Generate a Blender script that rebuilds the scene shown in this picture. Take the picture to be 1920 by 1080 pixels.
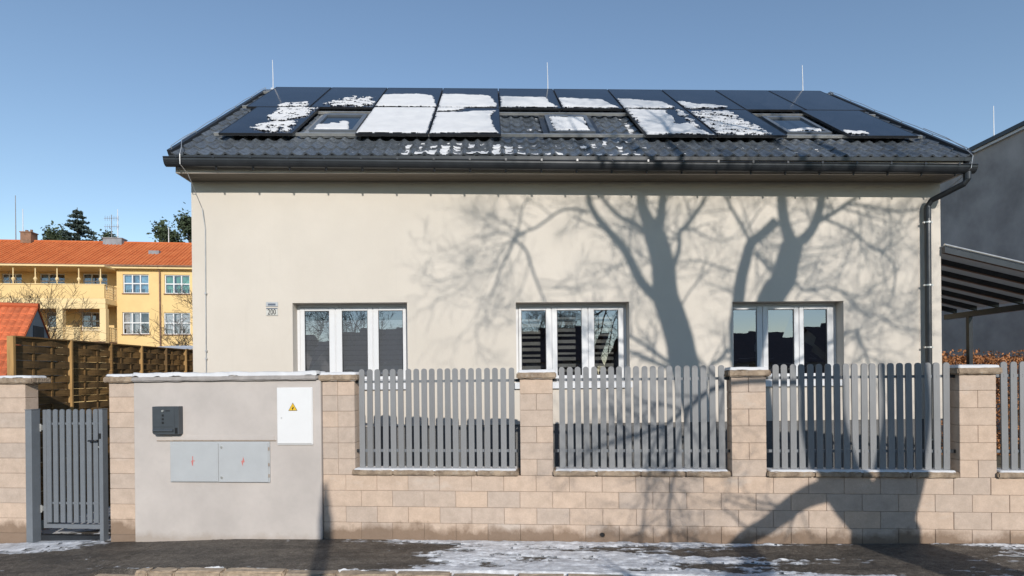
import bpy, bmesh, math, random
import numpy as np
from mathutils import Vector, Matrix

R = math.radians
for o in list(bpy.data.objects):
    bpy.data.objects.remove(o)
scene = bpy.context.scene
COL = scene.collection

# ------------------------------------------------------------------ camera
EYE = 2.0
cam_d = bpy.data.cameras.new('camera')
cam = bpy.data.objects.new('camera', cam_d)
COL.objects.link(cam)
scene.camera = cam
cam_d.sensor_width = 36.0
cam_d.lens = 1048.0 / 1920.0 * 36.0
cam_d.shift_y = (703.0 - 540.0) / 1920.0
cam_d.clip_start = 0.05
cam_d.clip_end = 3000.0
_cr, _sr = math.cos(-0.0108), math.sin(-0.0108)
cam.matrix_world = Matrix(((_cr, -_sr, 0, 0), (0, 0, -1, 0), (_sr, _cr, 0, EYE), (0, 0, 0, 1)))

# ------------------------------------------------------------------ sky and sun
SUN_AZ, SUN_EL = R(14.5), R(22.5)       # the sun stands behind the camera, to the right
SUN = Vector((math.sin(SUN_AZ) * math.cos(SUN_EL), -math.cos(SUN_AZ) * math.cos(SUN_EL), math.sin(SUN_EL)))
world = bpy.data.worlds.new('World')
scene.world = world
world.use_nodes = True
wn = world.node_tree
for n in list(wn.nodes):
    wn.nodes.remove(n)
w_out = wn.nodes.new('ShaderNodeOutputWorld')
w_bg = wn.nodes.new('ShaderNodeBackground')
w_sky = wn.nodes.new('ShaderNodeTexSky')
w_sky.sky_type = 'NISHITA'
w_sky.sun_disc = False
w_sky.sun_elevation = SUN_EL
w_sky.sun_rotation = math.atan2(SUN.x, SUN.y)
w_sky.altitude = 250.0
w_sky.air_density = 1.1
w_sky.dust_density = 0.0
w_sky.ozone_density = 1.6
w_bg.inputs['Strength'].default_value = 0.15
wn.links.new(w_sky.outputs[0], w_bg.inputs['Color'])
wn.links.new(w_bg.outputs[0], w_out.inputs['Surface'])
sun_d = bpy.data.lights.new('sun', 'SUN')
sun_d.energy = 4.0
sun_d.angle = R(0.53)
sun_d.color = (1.0, 0.945, 0.87)
sun_o = bpy.data.objects.new('sun', sun_d)
COL.objects.link(sun_o)
sun_o.rotation_euler = SUN.to_track_quat('Z', 'Y').to_euler()
vs = scene.view_settings
vs.view_transform = 'Standard'
vs.look = 'None'
vs.exposure = 0.03
vs.gamma = 1.0
vs.use_curve_mapping = False

# ------------------------------------------------------------------ helpers
rng = random.Random(7)
nrs = np.random.RandomState(11)


class Frame:
    def __init__(self, x, y, yaw):
        self.x, self.y, self.yaw = x, y, yaw
        self.c, self.s = math.cos(yaw), math.sin(yaw)

    def w(self, a, b, z):
        return Vector((self.x + self.c * a - self.s * b, self.y + self.s * a + self.c * b, z))


WORLD = Frame(0, 0, 0)
HF = Frame(-4.74, 8.69, R(2.0))          # house: a along the facade, b depth
FF = Frame(-1.52, 6.988, R(-4.95))       # street fence
SF = Frame(-38.93, 55.0, R(7.0))         # school far behind
ORG = {}


def tag(o, label=None, cat=None, group=None, kind=None):
    if label:
        o['label'] = label
    if cat:
        o['category'] = cat
    if group:
        o['group'] = group
    if kind:
        o['kind'] = kind
    return o


def thing(name, label, cat, frame, pos, group=None):
    o = bpy.data.objects.new(name, None)
    o.empty_display_size = 0.2
    COL.objects.link(o)
    o.location = frame.w(*pos)
    o.rotation_euler = (0, 0, frame.yaw)
    ORG[o.name] = tuple(pos)
    return tag(o, label, cat, group)


def org(o):
    while o.parent:
        o = o.parent
    return ORG.get(o.name, (0, 0, 0))


def link(name, me, parent=None, loc=None, frame=None):
    """link a mesh; verts of the mesh are relative to loc (frame coordinates)"""
    o = bpy.data.objects.new(name, me)
    COL.objects.link(o)
    if parent is not None:
        o.parent = parent
        g = org(parent)
        if loc is not None:
            o.location = (loc[0] - g[0], loc[1] - g[1], loc[2] - g[2])
    elif loc is not None:
        fr = frame or WORLD
        o.location = fr.w(*loc)
        o.rotation_euler = (0, 0, fr.yaw)
        ORG[o.name] = tuple(loc)
    return o


class Geo:
    def __init__(self):
        self.v, self.f, self.m = [], [], []
        self.mi = 0

    def quad(self, *p):
        n = len(self.v)
        self.v += [tuple(q) for q in p]
        self.f.append(tuple(range(n, n + len(p))))
        self.m.append(self.mi)
        return self

    def box(self, x0, x1, y0, y1, z0, z1):
        n = len(self.v)
        self.v += [(x0, y0, z0), (x1, y0, z0), (x1, y1, z0), (x0, y1, z0), (x0, y0, z1), (x1, y0, z1), (x1, y1, z1), (x0, y1, z1)]
        for f in ((0, 3, 2, 1), (4, 5, 6, 7), (0, 1, 5, 4), (1, 2, 6, 5), (2, 3, 7, 6), (3, 0, 4, 7)):
            self.f.append(tuple(n + i for i in f))
            self.m.append(self.mi)
        return self

    def prism(self, outline, y0, y1):
        """outline of (x,z), counter-clockwise seen from -y; extruded from y0 (front) to y1"""
        n, k = len(self.v), len(outline)
        self.v += [(x, y0, z) for x, z in outline] + [(x, y1, z) for x, z in outline]
        self.f.append(tuple(n + i for i in range(k)))
        self.f.append(tuple(n + k + i for i in reversed(range(k))))
        for i in range(k):
            j = (i + 1) % k
            self.f.append((n + j, n + i, n + k + i, n + k + j))
        self.m += [self.mi] * (k + 2)
        return self

    def profx(self, prof, x0, x1):
        """closed profile of (y,z) swept along x"""
        n, k = len(self.v), len(prof)
        self.v += [(x0, y, z) for y, z in prof] + [(x1, y, z) for y, z in prof]
        self.f.append(tuple(n + i for i in range(k)))
        self.f.append(tuple(n + k + i for i in reversed(range(k))))
        for i in range(k):
            j = (i + 1) % k
            self.f.append((n + j, n + i, n + k + i, n + k + j))
        self.m += [self.mi] * (k + 2)
        return self

    def tube(self, pts, rad, sides=8, cap=True):
        pts = [Vector(p) for p in pts]
        if not isinstance(rad, (list, tuple)):
            rad = [rad] * len(pts)
        n = len(self.v)
        up = None
        for i, p in enumerate(pts):
            d = (pts[min(i + 1, len(pts) - 1)] - pts[max(i - 1, 0)])
            if d.length < 1e-9:
                d = Vector((0, 0, 1))
            d.normalize()
            if up is None:
                up = d.orthogonal().normalized()
            else:
                up = (up - d * up.dot(d))
                up = up.normalized() if up.length > 1e-6 else d.orthogonal().normalized()
            e = d.cross(up)
            for k in range(sides):
                t = 2 * math.pi * k / sides
                q = p + (up * math.cos(t) + e * math.sin(t)) * rad[i]
                self.v.append(tuple(q))
        for i in range(len(pts) - 1):
            for k in range(sides):
                a, b = n + i * sides + k, n + i * sides + (k + 1) % sides
                self.f.append((a, b, b + sides, a + sides))
                self.m.append(self.mi)
        if cap:
            self.f.append(tuple(n + k for k in reversed(range(sides))))
            self.f.append(tuple(n + (len(pts) - 1) * sides + k for k in range(sides)))
            self.m += [self.mi] * 2
        return self

    def mesh(self, name, mats, smooth=False, org_=(0, 0, 0), bevel=0.0, fix=True):
        me = bpy.data.meshes.new(name)
        g = org_
        me.from_pydata([(x - g[0], y - g[1], z - g[2]) for x, y, z in self.v], [], self.f)
        if not isinstance(mats, (list, tuple)):
            mats = [mats]
        for m in mats:
            me.materials.append(m)
        if len(mats) > 1:
            me.polygons.foreach_set('material_index', self.m)
        if fix or bevel:
            bm = bmesh.new()
            bm.from_mesh(me)
            if bevel:
                bmesh.ops.bevel(bm, geom=list(bm.edges), offset=bevel, segments=1, affect='EDGES', clamp_overlap=True)
            bmesh.ops.recalc_face_normals(bm, faces=list(bm.faces))
            bm.to_mesh(me)
            bm.free()
        if smooth:
            me.polygons.foreach_set('use_smooth', [True] * len(me.polygons))
        me.update()
        return me

    def build(self, name, mats, parent=None, smooth=False, bevel=0.0, fix=True):
        g = org(parent) if parent is not None else (0, 0, 0)
        return link(name, self.mesh(name, mats, smooth, g, bevel, fix), parent)

    def build_top(self, name, mats, frame, pos, smooth=False, bevel=0.0, fix=True):
        return link(name, self.mesh(name, mats, smooth, pos, bevel, fix), None, pos, frame)


# value noise on arrays
def _hash(ix, iy, seed):
    h = (ix.astype(np.int64) * 374761393 + iy.astype(np.int64) * 668265263 + seed * 1442695041) & 0x7fffffff
    h = ((h ^ (h >> 13)) * 1274126177) & 0x7fffffff
    return ((h ^ (h >> 16)) & 0xffff) / 65535.0


def vnoise(x, y, seed=0):
    x, y = np.asarray(x, float), np.asarray(y, float)
    ix, iy = np.floor(x), np.floor(y)
    fx, fy = x - ix, y - iy
    fx, fy = fx * fx * (3 - 2 * fx), fy * fy * (3 - 2 * fy)
    a, b = _hash(ix, iy, seed), _hash(ix + 1, iy, seed)
    c, d = _hash(ix, iy + 1, seed), _hash(ix + 1, iy + 1, seed)
    return (a * (1 - fx) + b * fx) * (1 - fy) + (c * (1 - fx) + d * fx) * fy


def fbm(x, y, seed=0, octs=4, gain=0.55):
    s, amp, tot = 0.0, 1.0, 0.0
    for i in range(octs):
        s = s + amp * vnoise(x * 2 ** i + 17.3 * i, y * 2 ** i - 9.1 * i, seed + i)
        tot += amp
        amp *= gain
    return s / tot


def grid_mesh(name, X, Y, Z, keep, mat, org_=(0, 0, 0), smooth=True, attr=None):
    """height field, only the cells where keep (per cell) is true"""
    ni, nj = X.shape
    ids = np.arange(ni * nj).reshape(ni, nj)
    c = np.stack([ids[:-1, :-1], ids[1:, :-1], ids[1:, 1:], ids[:-1, 1:]], -1)
    if keep is not None:
        c = c[keep]
    c = c.reshape(-1, 4)
    used, inv = np.unique(c, return_inverse=True)
    co = np.stack([X.ravel() - org_[0], Y.ravel() - org_[1], Z.ravel() - org_[2]], -1)[used]
    f = inv.reshape(-1, 4)
    me = bpy.data.meshes.new(name)
    me.vertices.add(len(co))
    me.vertices.foreach_set('co', co.ravel())
    me.loops.add(len(f) * 4)
    me.polygons.add(len(f))
    me.polygons.foreach_set('loop_start', np.arange(0, len(f) * 4, 4))
    me.polygons.foreach_set('loop_total', np.full(len(f), 4))
    me.loops.foreach_set('vertex_index', f.ravel())
    me.materials.append(mat)
    if attr:
        for k, arr in attr.items():
            at = me.attributes.new(k, 'FLOAT', 'POINT')
            at.data.foreach_set('value', arr.ravel()[used].astype(np.float32))
    me.update(calc_edges=True)
    me.validate()
    if smooth:
        me.polygons.foreach_set('use_smooth', [True] * len(me.polygons))
    return me


def poly_sd(px, py, poly):
    """signed distance to a polygon, positive inside"""
    d = np.full(px.shape, 1e9)
    ins = np.zeros(px.shape, bool)
    n = len(poly)
    for i in range(n):
        x0, y0 = poly[i]
        x1, y1 = poly[(i + 1) % n]
        ex, ey = x1 - x0, y1 - y0
        t = np.clip(((px - x0) * ex + (py - y0) * ey) / (ex * ex + ey * ey + 1e-12), 0, 1)
        d = np.minimum(d, np.hypot(px - x0 - t * ex, py - y0 - t * ey))
        cond = ((y0 > py) != (y1 > py)) & (px < (x1 - x0) * (py - y0) / (y1 - y0 + 1e-12) + x0)
        ins ^= cond
    return np.where(ins, d, -d)


# ------------------------------------------------------------------ materials
MATS = {}


class NT:
    def __init__(self, name):
        self.m = bpy.data.materials.new(name)
        self.m.use_nodes = True
        self.t = self.m.node_tree
        self.b = self.t.nodes['Principled BSDF']
        MATS[name] = self.m

    def n(self, kind, **kw):
        nd = self.t.nodes.new(kind)
        for k, v in kw.items():
            setattr(nd, k, v)
        return nd

    def l(self, a, b):
        self.t.links.new(a, b)

    def coords(self, kind='Object', scale=(1, 1, 1)):
        tc = self.n('ShaderNodeTexCoord')
        mp = self.n('ShaderNodeMapping')
        mp.inputs['Scale'].default_value = scale
        if kind == 'World':
            g = self.n('ShaderNodeNewGeometry')
            self.l(g.outputs['Position'], mp.inputs['Vector'])
        else:
            self.l(tc.outputs[kind], mp.inputs['Vector'])
        return mp.outputs[0]

    def noise(self, vec, scale, detail=4.0, rough=0.6):
        nd = self.n('ShaderNodeTexNoise')
        nd.inputs['Scale'].default_value = scale
        nd.inputs['Detail'].default_value = detail
        nd.inputs['Roughness'].default_value = rough
        self.l(vec, nd.inputs['Vector'])
        return nd.outputs['Fac']

    def ramp(self, fac, p0, p1, c0=(0, 0, 0, 1), c1=(1, 1, 1, 1)):
        r = self.n('ShaderNodeValToRGB')
        r.color_ramp.elements[0].position = p0
        r.color_ramp.elements[1].position = p1
        r.color_ramp.elements[0].color = c0
        r.color_ramp.elements[1].color = c1
        self.l(fac, r.inputs['Fac'])
        return r.outputs['Color']

    def mix(self, fac, c0, c1, blend='MIX'):
        mx = self.n('ShaderNodeMix', data_type='RGBA', blend_type=blend)
        if isinstance(fac, float):
            mx.inputs[0].default_value = fac
        else:
            self.l(fac, mx.inputs[0])
        for s, c in ((mx.inputs[6], c0), (mx.inputs[7], c1)):
            if isinstance(c, (tuple, list)):
                s.default_value = tuple(c)[:3] + (1,)
            else:
                self.l(c, s)
        return mx.outputs[2]

    def math(self, op, a, b=None):
        m = self.n('ShaderNodeMath', operation=op)
        for i, v in enumerate((a, b)):
            if v is None:
                continue
            if isinstance(v, (int, float)):
                m.inputs[i].default_value = v
            else:
                self.l(v, m.inputs[i])
        return m.outputs[0]

    def bump(self, h, strength=0.3, dist=0.01):
        b = self.n('ShaderNodeBump')
        b.inputs['Strength'].default_value = strength
        b.inputs['Distance'].default_value = dist
        self.l(h, b.inputs['Height'])
        self.l(b.outputs[0], self.b.inputs['Normal'])

    def col(self, c):
        s = self.b.inputs['Base Color']
        if isinstance(c, (tuple, list)):
            s.default_value = tuple(c)[:3] + (1,)
        else:
            self.l(c, s)

    def rough(self, r, spec=None, metal=None):
        if isinstance(r, (int, float)):
            self.b.inputs['Roughness'].default_value = r
        else:
            self.l(r, self.b.inputs['Roughness'])
        if spec is not None:
            self.b.inputs['Specular IOR Level'].default_value = spec
        if metal is not None:
            self.b.inputs['Metallic'].default_value = metal


def simple(name, color, rough=0.6, var=0.12, scale=6.0, bump=0.0, bscale=60.0, metal=0.0, spec=0.5, space='Object', stretch=(1, 1, 1), rand=0.0, bdist=0.004):
    k = NT(name)
    v = k.coords(space, stretch)
    n = k.noise(v, scale, 5.0, 0.6)
    lo = tuple(c * (1 - var) for c in color)
    hi = tuple(min(1, c * (1 + var)) for c in color)
    c = k.mix(k.ramp(n, 0.3, 0.7), lo, hi)
    if rand:
        oi = k.n('ShaderNodeObjectInfo')
        f = k.math('ADD', k.math('MULTIPLY', oi.outputs['Random'], 2 * rand), 1 - rand)
        hs = k.n('ShaderNodeHueSaturation')
        k.l(f, hs.inputs['Value'])
        k.l(c, hs.inputs['Color'])
        c = hs.outputs[0]
    k.col(c)
    k.rough(rough, spec, metal)
    if bump:
        k.bump(k.noise(v, bscale, 4.0, 0.7), bump, bdist)
    return k.m


def mat_render():
    k = NT('cream_render')
    v = k.coords('World')
    big = k.noise(v, 0.7, 4, 0.6)
    mid = k.noise(v, 5.0, 4, 0.6)
    c = k.mix(k.ramp(big, 0.35, 0.7), (0.562, 0.512, 0.447), (0.612, 0.558, 0.49))
    c = k.mix(k.math('MULTIPLY', k.ramp(mid, 0.45, 0.8), 0.25), c, (0.54, 0.49, 0.43))
    # faint rain streaks below the sills
    vs_ = k.coords('World', (5.0, 5.0, 0.35))
    st = k.ramp(k.noise(vs_, 1.6, 3, 0.6), 0.6, 0.85)
    c = k.mix(k.math('MULTIPLY', st, 0.17), c, (0.42, 0.385, 0.335))
    k.col(c)
    k.rough(0.92, 0.2)
    k.bump(k.math('ADD', k.noise(v, 130.0, 4, 0.8), k.math('MULTIPLY', k.noise(v, 14.0, 4, 0.6), 0.8)), 0.45, 0.005)
    return k.m


def mat_block():
    k = NT('concrete_block')
    oi = k.n('ShaderNodeObjectInfo')
    tc = k.n('ShaderNodeTexCoord')
    add = k.n('ShaderNodeVectorMath', operation='ADD')
    comb = k.n('ShaderNodeCombineXYZ')
    k.l(k.math('MULTIPLY', oi.outputs['Random'], 37.0), comb.inputs[0])
    k.l(k.math('MULTIPLY', oi.outputs['Random'], 91.0), comb.inputs[2])
    k.l(tc.outputs['Object'], add.inputs[0])
    k.l(comb.outputs[0], add.inputs[1])
    v = add.outputs[0]
    big = k.noise(v, 7.0, 5, 0.7)
    fine = k.noise(v, 60.0, 3, 0.7)
    c = k.mix(k.ramp(big, 0.3, 0.72), (0.445, 0.348, 0.276), (0.60, 0.472, 0.378))
    c = k.mix(k.math('MULTIPLY', k.ramp(fine, 0.4, 0.7), 0.35), c, (0.37, 0.295, 0.235))
    hs = k.n('ShaderNodeHueSaturation')
    k.l(k.math('ADD', k.math('MULTIPLY', oi.outputs['Random'], 0.18), 0.90), hs.inputs['Value'])
    k.l(k.math('ADD', k.math('MULTIPLY', oi.outputs['Random'], 0.25), 0.86), hs.inputs['Saturation'])
    k.l(c, hs.inputs['Color'])
    c = hs.outputs[0]
    # efflorescence
    wv = k.coords('World', (1, 1, 2.2))
    ef = k.ramp(k.noise(wv, 1.7, 5, 0.65), 0.60, 0.74)
    c = k.mix(k.math('MULTIPLY', ef, 0.45), c, (0.58, 0.52, 0.46))
    # rising damp and dirt in the lowest course
    g = k.n('ShaderNodeNewGeometry')
    sp = k.n('ShaderNodeSeparateXYZ')
    k.l(g.outputs['Position'], sp.inputs[0])
    wn_ = k.noise(k.coords('World', (1, 1, 0.8)), 3.2, 5, 0.65)
    damp = k.math('SUBTRACT', k.math('ADD', k.math('MULTIPLY', wn_, 0.42), -0.055), sp.outputs['Z'])
    damp = k.ramp(k.math('MULTIPLY', damp, 9.0), 0.0, 0.9)
    c = k.mix(k.math('MULTIPLY', damp, 0.75), c, (0.15, 0.095, 0.058))
    k.col(c)
    k.rough(0.9, 0.25)
    k.bump(k.noise(v, 55.0, 5, 0.8), 0.8, 0.007)
    return k.m


def mat_cap():
    k = NT('stone_cap')
    v = k.coords('World')
    n1 = k.noise(v, 7.0, 5, 0.7)
    c = k.mix(k.ramp(n1, 0.35, 0.68), (0.40, 0.31, 0.225), (0.15, 0.11, 0.08))
    n2 = k.noise(v, 22.0, 4, 0.7)
    c = k.mix(k.ramp(n2, 0.55, 0.75), c, (0.37, 0.33, 0.28))
    k.col(c)
    k.rough(0.9, 0.2)
    k.bump(k.noise(v, 70.0, 4, 0.75), 0.6, 0.006)
    return k.m


def mat_meter_wall():
    k = NT('meter_wall_render')
    v = k.coords('World')
    c = k.mix(k.ramp(k.noise(v, 1.6, 5, 0.6), 0.3, 0.7), (0.425, 0.388, 0.362), (0.515, 0.470, 0.437))
    c = k.mix(k.math('MULTIPLY', k.ramp(k.noise(v, 9.0, 5, 0.65), 0.5, 0.75), 0.25), c, (0.385, 0.352, 0.33))
    g = k.n('ShaderNodeNewGeometry')
    sp = k.n('ShaderNodeSeparateXYZ')
    k.l(g.outputs['Position'], sp.inputs[0])
    dn = k.math('SUBTRACT', k.math('ADD', k.math('MULTIPLY', k.noise(v, 5.0, 5, 0.7), 0.24), -0.09), sp.outputs['Z'])
    c = k.mix(k.math('MULTIPLY', k.ramp(k.math('MULTIPLY', dn, 9.0), 0.0, 0.9), 0.5), c, (0.29, 0.23, 0.175))
    k.col(c)
    k.rough(0.92, 0.2)
    k.bump(k.noise(v, 140.0, 4, 0.7), 0.4, 0.004)
    return k.m


def mat_asphalt():
    k = NT('asphalt')
    v = k.coords('World')
    big = k.noise(v, 1.1, 5, 0.65)
    mid = k.noise(v, 14.0, 6, 0.75)
    fine = k.noise(v, 70.0, 4, 0.8)
    c = k.mix(k.ramp(big, 0.3, 0.7), (0.048, 0.039, 0.031), (0.125, 0.103, 0.080))
    c = k.mix(k.ramp(mid, 0.38, 0.68), c, (0.24, 0.205, 0.165))
    wet = k.ramp(k.noise(k.coords('World', (0.7, 2.6, 1.0)), 1.3, 5, 0.7), 0.42, 0.62)
    c = k.mix(k.math('MULTIPLY', wet, 0.7), c, (0.030, 0.026, 0.022))
    c = k.mix(k.math('MULTIPLY', k.ramp(k.noise(k.coords('World', (1.6, 7.0, 1.0)), 2.4, 6, 0.75), 0.52, 0.70), 0.55), c, (0.27, 0.235, 0.19))
    c = k.mix(k.math('MULTIPLY', k.ramp(fine, 0.42, 0.6), 0.75), c, (0.045, 0.038, 0.032))
    c = k.mix(k.ramp(k.noise(v, 150.0, 2, 0.5), 0.64, 0.70), c, (0.42, 0.39, 0.35))
    at = k.n('ShaderNodeAttribute', attribute_name='dust')
    dm = k.ramp(k.math('ADD', k.math('ADD', k.math('MULTIPLY', fine, 0.35), k.math('MULTIPLY', mid, 0.35)), at.outputs['Fac']), 0.80, 0.94)
    c = k.mix(k.math('MULTIPLY', dm, 0.85), c, (0.60, 0.62, 0.65))
    k.col(c)
    k.rough(k.math('ADD', k.math('MULTIPLY', big, 0.5), 0.38), 0.35)
    k.bump(k.math('ADD', fine, k.math('MULTIPLY', mid, 1.5)), 0.8, 0.012)
    return k.m


def mat_snow():
    k = NT('snow')
    v = k.coords('World')
    c = k.mix(k.ramp(k.noise(v, 4.0, 5, 0.65), 0.3, 0.7), (0.56, 0.56, 0.57), (0.66, 0.655, 0.655))
    at = k.n('ShaderNodeAttribute', attribute_name='thin')
    c = k.mix(k.math('MULTIPLY', at.outputs['Fac'], 0.75), c, (0.20, 0.22, 0.25))
    k.col(c)
    k.rough(0.7, 0.3)
    k.bump(k.noise(v, 45.0, 5, 0.7), 0.35, 0.008)
    return k.m


def mat_snow_street():
    k = NT('trodden_snow')
    v = k.coords('World')
    c = k.mix(k.ramp(k.noise(v, 7.0, 6, 0.7), 0.32, 0.62), (0.42, 0.42, 0.43), (0.72, 0.73, 0.75))
    c = k.mix(k.ramp(k.noise(v, 60.0, 3, 0.7), 0.64, 0.76), c, (0.22, 0.20, 0.17))
    k.col(c)
    k.rough(0.6, 0.35)
    k.bump(k.noise(v, 55.0, 5, 0.75), 0.6, 0.01)
    return k.m


def mat_wood():
    k = NT('weathered_wood')
    oi = k.n('ShaderNodeObjectInfo')
    v = k.coords('World', (1.0, 1.2, 16.0))
    n = k.noise(v, 2.6, 6, 0.7)
    c = k.mix(k.ramp(n, 0.3, 0.72), (0.085, 0.050, 0.021), (0.34, 0.19, 0.065))
    c = k.mix(k.math('MULTIPLY', oi.outputs['Random'], 0.6), c, (0.05, 0.038, 0.024))
    k.col(c)
    k.rough(0.75, 0.3)
    k.bump(k.noise(v, 9.0, 5, 0.7), 0.4, 0.004)
    return k.m


def mat_glass(name, refl=0.22, tint=(0.75, 0.82, 0.85)):
    """window pane: mirror-like reflection over a see-through, slightly tinted pane"""
    k = NT(name)
    t = k.t
    t.nodes.remove(k.b)
    out = [n for n in t.nodes if n.type == 'OUTPUT_MATERIAL'][0]
    gl = k.n('ShaderNodeBsdfGlossy')
    gl.inputs['Roughness'].default_value = 0.0
    gl.inputs['Color'].default_value = (0.86, 0.88, 1.0, 1)
    tr = k.n('ShaderNodeBsdfTransparent')
    tr.inputs['Color'].default_value = tint + (1,)
    lw = k.n('ShaderNodeFresnel')
    lw.inputs['IOR'].default_value = 1.5
    f = k.math('ADD', lw.outputs[0], refl)
    f = k.math('MINIMUM', f, 1.0)
    mx = k.n('ShaderNodeMixShader')
    k.l(f, mx.inputs[0])
    k.l(tr.outputs[0], mx.inputs[1])
    k.l(gl.outputs[0], mx.inputs[2])
    k.l(mx.outputs[0], out.inputs['Surface'])
    # panes are never perfectly flat
    bp = k.n('ShaderNodeBump')
    bp.inputs['Strength'].default_value = 0.03
    bp.inputs['Distance'].default_value = 0.02
    k.l(k.noise(k.coords('World'), 2.2, 2, 0.5), bp.inputs['Height'])
    k.l(bp.outputs[0], gl.inputs['Normal'])
    return k.m


def mat_solar():
    k = NT('solar_glass')
    v = k.coords('World')
    oi = k.n('ShaderNodeObjectInfo')
    n = k.noise(v, 1.5, 4, 0.6)
    c = k.mix(k.ramp(n, 0.3, 0.7), (0.008, 0.010, 0.016), (0.018, 0.022, 0.032))
    k.col(c)
    r = k.math('ADD', k.math('MULTIPLY', n, 0.08), 0.05)
    k.rough(k.math('ADD', r, k.math('MULTIPLY', oi.outputs['Random'], 0.05)), 0.5)
    return k.m


def mat_skylight():
    k = NT('roof_window_glass')
    k.col((0.02, 0.03, 0.045))
    k.rough(0.03, 1.0)
    k.b.inputs['IOR'].default_value = 1.9
    return k.m


def mat_red_tiles(name, c0, c1, sx, sy):
    k = NT(name)
    v = k.coords('Object')
    n = k.noise(v, 0.8, 5, 0.65)
    c = k.mix(k.ramp(n, 0.3, 0.7), c0, c1)
    c = k.mix(k.math('MULTIPLY', k.ramp(k.noise(v, 6.0, 4, 0.7), 0.45, 0.75), 0.35), c, (0.24, 0.07, 0.03))
    w = k.n('ShaderNodeTexWave', wave_type='BANDS', bands_direction='X')
    w.inputs['Scale'].default_value = sx
    w.inputs['Distortion'].default_value = 0.4
    k.l(v, w.inputs['Vector'])
    w2 = k.n('ShaderNodeTexWave', wave_type='BANDS', bands_direction='Z', wave_profile='SAW')
    w2.inputs['Scale'].default_value = sy
    w2.inputs['Distortion'].default_value = 0.3
    k.l(v, w2.inputs['Vector'])
    k.col(c)
    k.rough(0.85, 0.25)
    k.bump(k.math('ADD', w.outputs['Fac'], w2.outputs['Fac']), 0.5, 0.04)
    return k.m


M_RENDER = mat_render()
M_BLOCK = mat_block()
M_CAP = mat_cap()
M_METER = mat_meter_wall()
M_ASPH = mat_asphalt()
M_SNOW = mat_snow()
M_SNOWS = mat_snow_street()
M_WOOD = mat_wood()
M_GLASS = mat_glass('window_glass', 0.24, (0.62, 0.64, 0.67))
M_GLASS_FAR = mat_glass('far_window_glass', 0.12, (0.7, 0.75, 0.78))
M_SOLAR = mat_solar()
M_SKYL = mat_skylight()
M_SKYF = simple('roof_window_metal', (0.15, 0.165, 0.185), 0.3, 0.1, 6, metal=0.3)
M_MORTAR = simple('mortar', (0.33, 0.265, 0.21), 0.95, 0.2, 20)
M_CONC = simple('concrete_coping', (0.33, 0.305, 0.29), 0.9, 0.2, 8, 0.4, 90, space='World')
M_PICKET = simple('grey_picket_paint', (0.208, 0.211, 0.216), 0.5, 0.12, 9, 0.12, 120, rand=0.09, stretch=(1, 1, 0.25))
M_GATE = simple('grey_gate_paint', (0.155, 0.170, 0.188), 0.45, 0.06, 10, 0.05, 200, rand=0.04)
M_PVC = simple('white_pvc', (0.64, 0.64, 0.645), 0.35, 0.03, 3, spec=0.5)
M_SILLW = simple('white_sill', (0.62, 0.625, 0.64), 0.4, 0.05, 6)
M_PLINTH = simple('plinth_stone_plaster', (0.135, 0.132, 0.128), 0.85, 0.3, 60, 0.4, 200, space='World')
M_TILE = simple('anthracite_tile', (0.108, 0.122, 0.140), 0.27, 0.35, 16, 0.15, 60, metal=0.15, rand=0.18, space='World')
M_DARKM = simple('anthracite_metal', (0.032, 0.035, 0.040), 0.32, 0.2, 5, metal=0.2, space='World')
M_FRAMEB = simple('black_frame', (0.018, 0.019, 0.022), 0.4, 0.1, 5)
M_ALU = simple('aluminium', (0.62, 0.61, 0.58), 0.38, 0.15, 8, metal=0.75)
M_ZINC = simple('zinc_wire', (0.52, 0.52, 0.52), 0.4, 0.15, 8, metal=0.6)
M_FASCIA = simple('fascia_board', (0.52, 0.46, 0.40), 0.7, 0.12, 5, 0.15, 40, space='World', stretch=(0.4, 1, 8))
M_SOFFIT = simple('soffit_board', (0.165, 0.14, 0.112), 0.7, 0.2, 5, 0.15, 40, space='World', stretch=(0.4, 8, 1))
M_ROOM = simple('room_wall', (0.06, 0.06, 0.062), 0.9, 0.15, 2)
M_BLIND = simple('grey_blind', (0.33, 0.335, 0.335), 0.8, 0.08, 30)
M_BLIND2 = simple('beige_blind', (0.38, 0.36, 0.30), 0.8, 0.10, 30)
M_BLACK = simple('black_plastic', (0.012, 0.012, 0.013), 0.4, 0.1, 5)
M_BOXGREY = simple('mailbox_metal', (0.065, 0.075, 0.085), 0.4, 0.1, 8, metal=0.2)
M_CABINET = simple('cabinet_paint', (0.405, 0.42, 0.43), 0.5, 0.04, 5, 0.05, 120)
M_WHITEBOX = simple('white_box_paint', (0.70, 0.70, 0.70), 0.4, 0.02, 5)
M_YELLOW = simple('sign_yellow', (0.72, 0.45, 0.02), 0.5, 0.05, 8)
M_RED = simple('mark_red', (0.50, 0.17, 0.155), 0.6, 0.1, 30)
M_SIGNW = simple('enamel_white', (0.52, 0.51, 0.47), 0.35, 0.12, 30)
M_SIGNB = simple('plaque_blue_grey', (0.10, 0.12, 0.16), 0.4, 0.1, 10)
M_POSTWOOD = simple('pale_post_wood', (0.36, 0.21, 0.075), 0.75, 0.3, 5, 0.2, 30, space='World', stretch=(6, 6, 0.6))
M_BARK = simple('bark', (0.085, 0.070, 0.055), 0.9, 0.35, 9, 0.6, 40)
M_TWIG = simple('twig_bark', (0.075, 0.052, 0.034), 0.9, 0.3, 9)
M_KERB = simple('kerb_granite', (0.36, 0.28, 0.20), 0.85, 0.3, 14, 0.7, 40, rand=0.12, bdist=0.012)
M_SOIL = simple('garden_soil', (0.10, 0.088, 0.06), 0.95, 0.5, 6, 0.7, 30, space='World', bdist=0.02)
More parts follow.
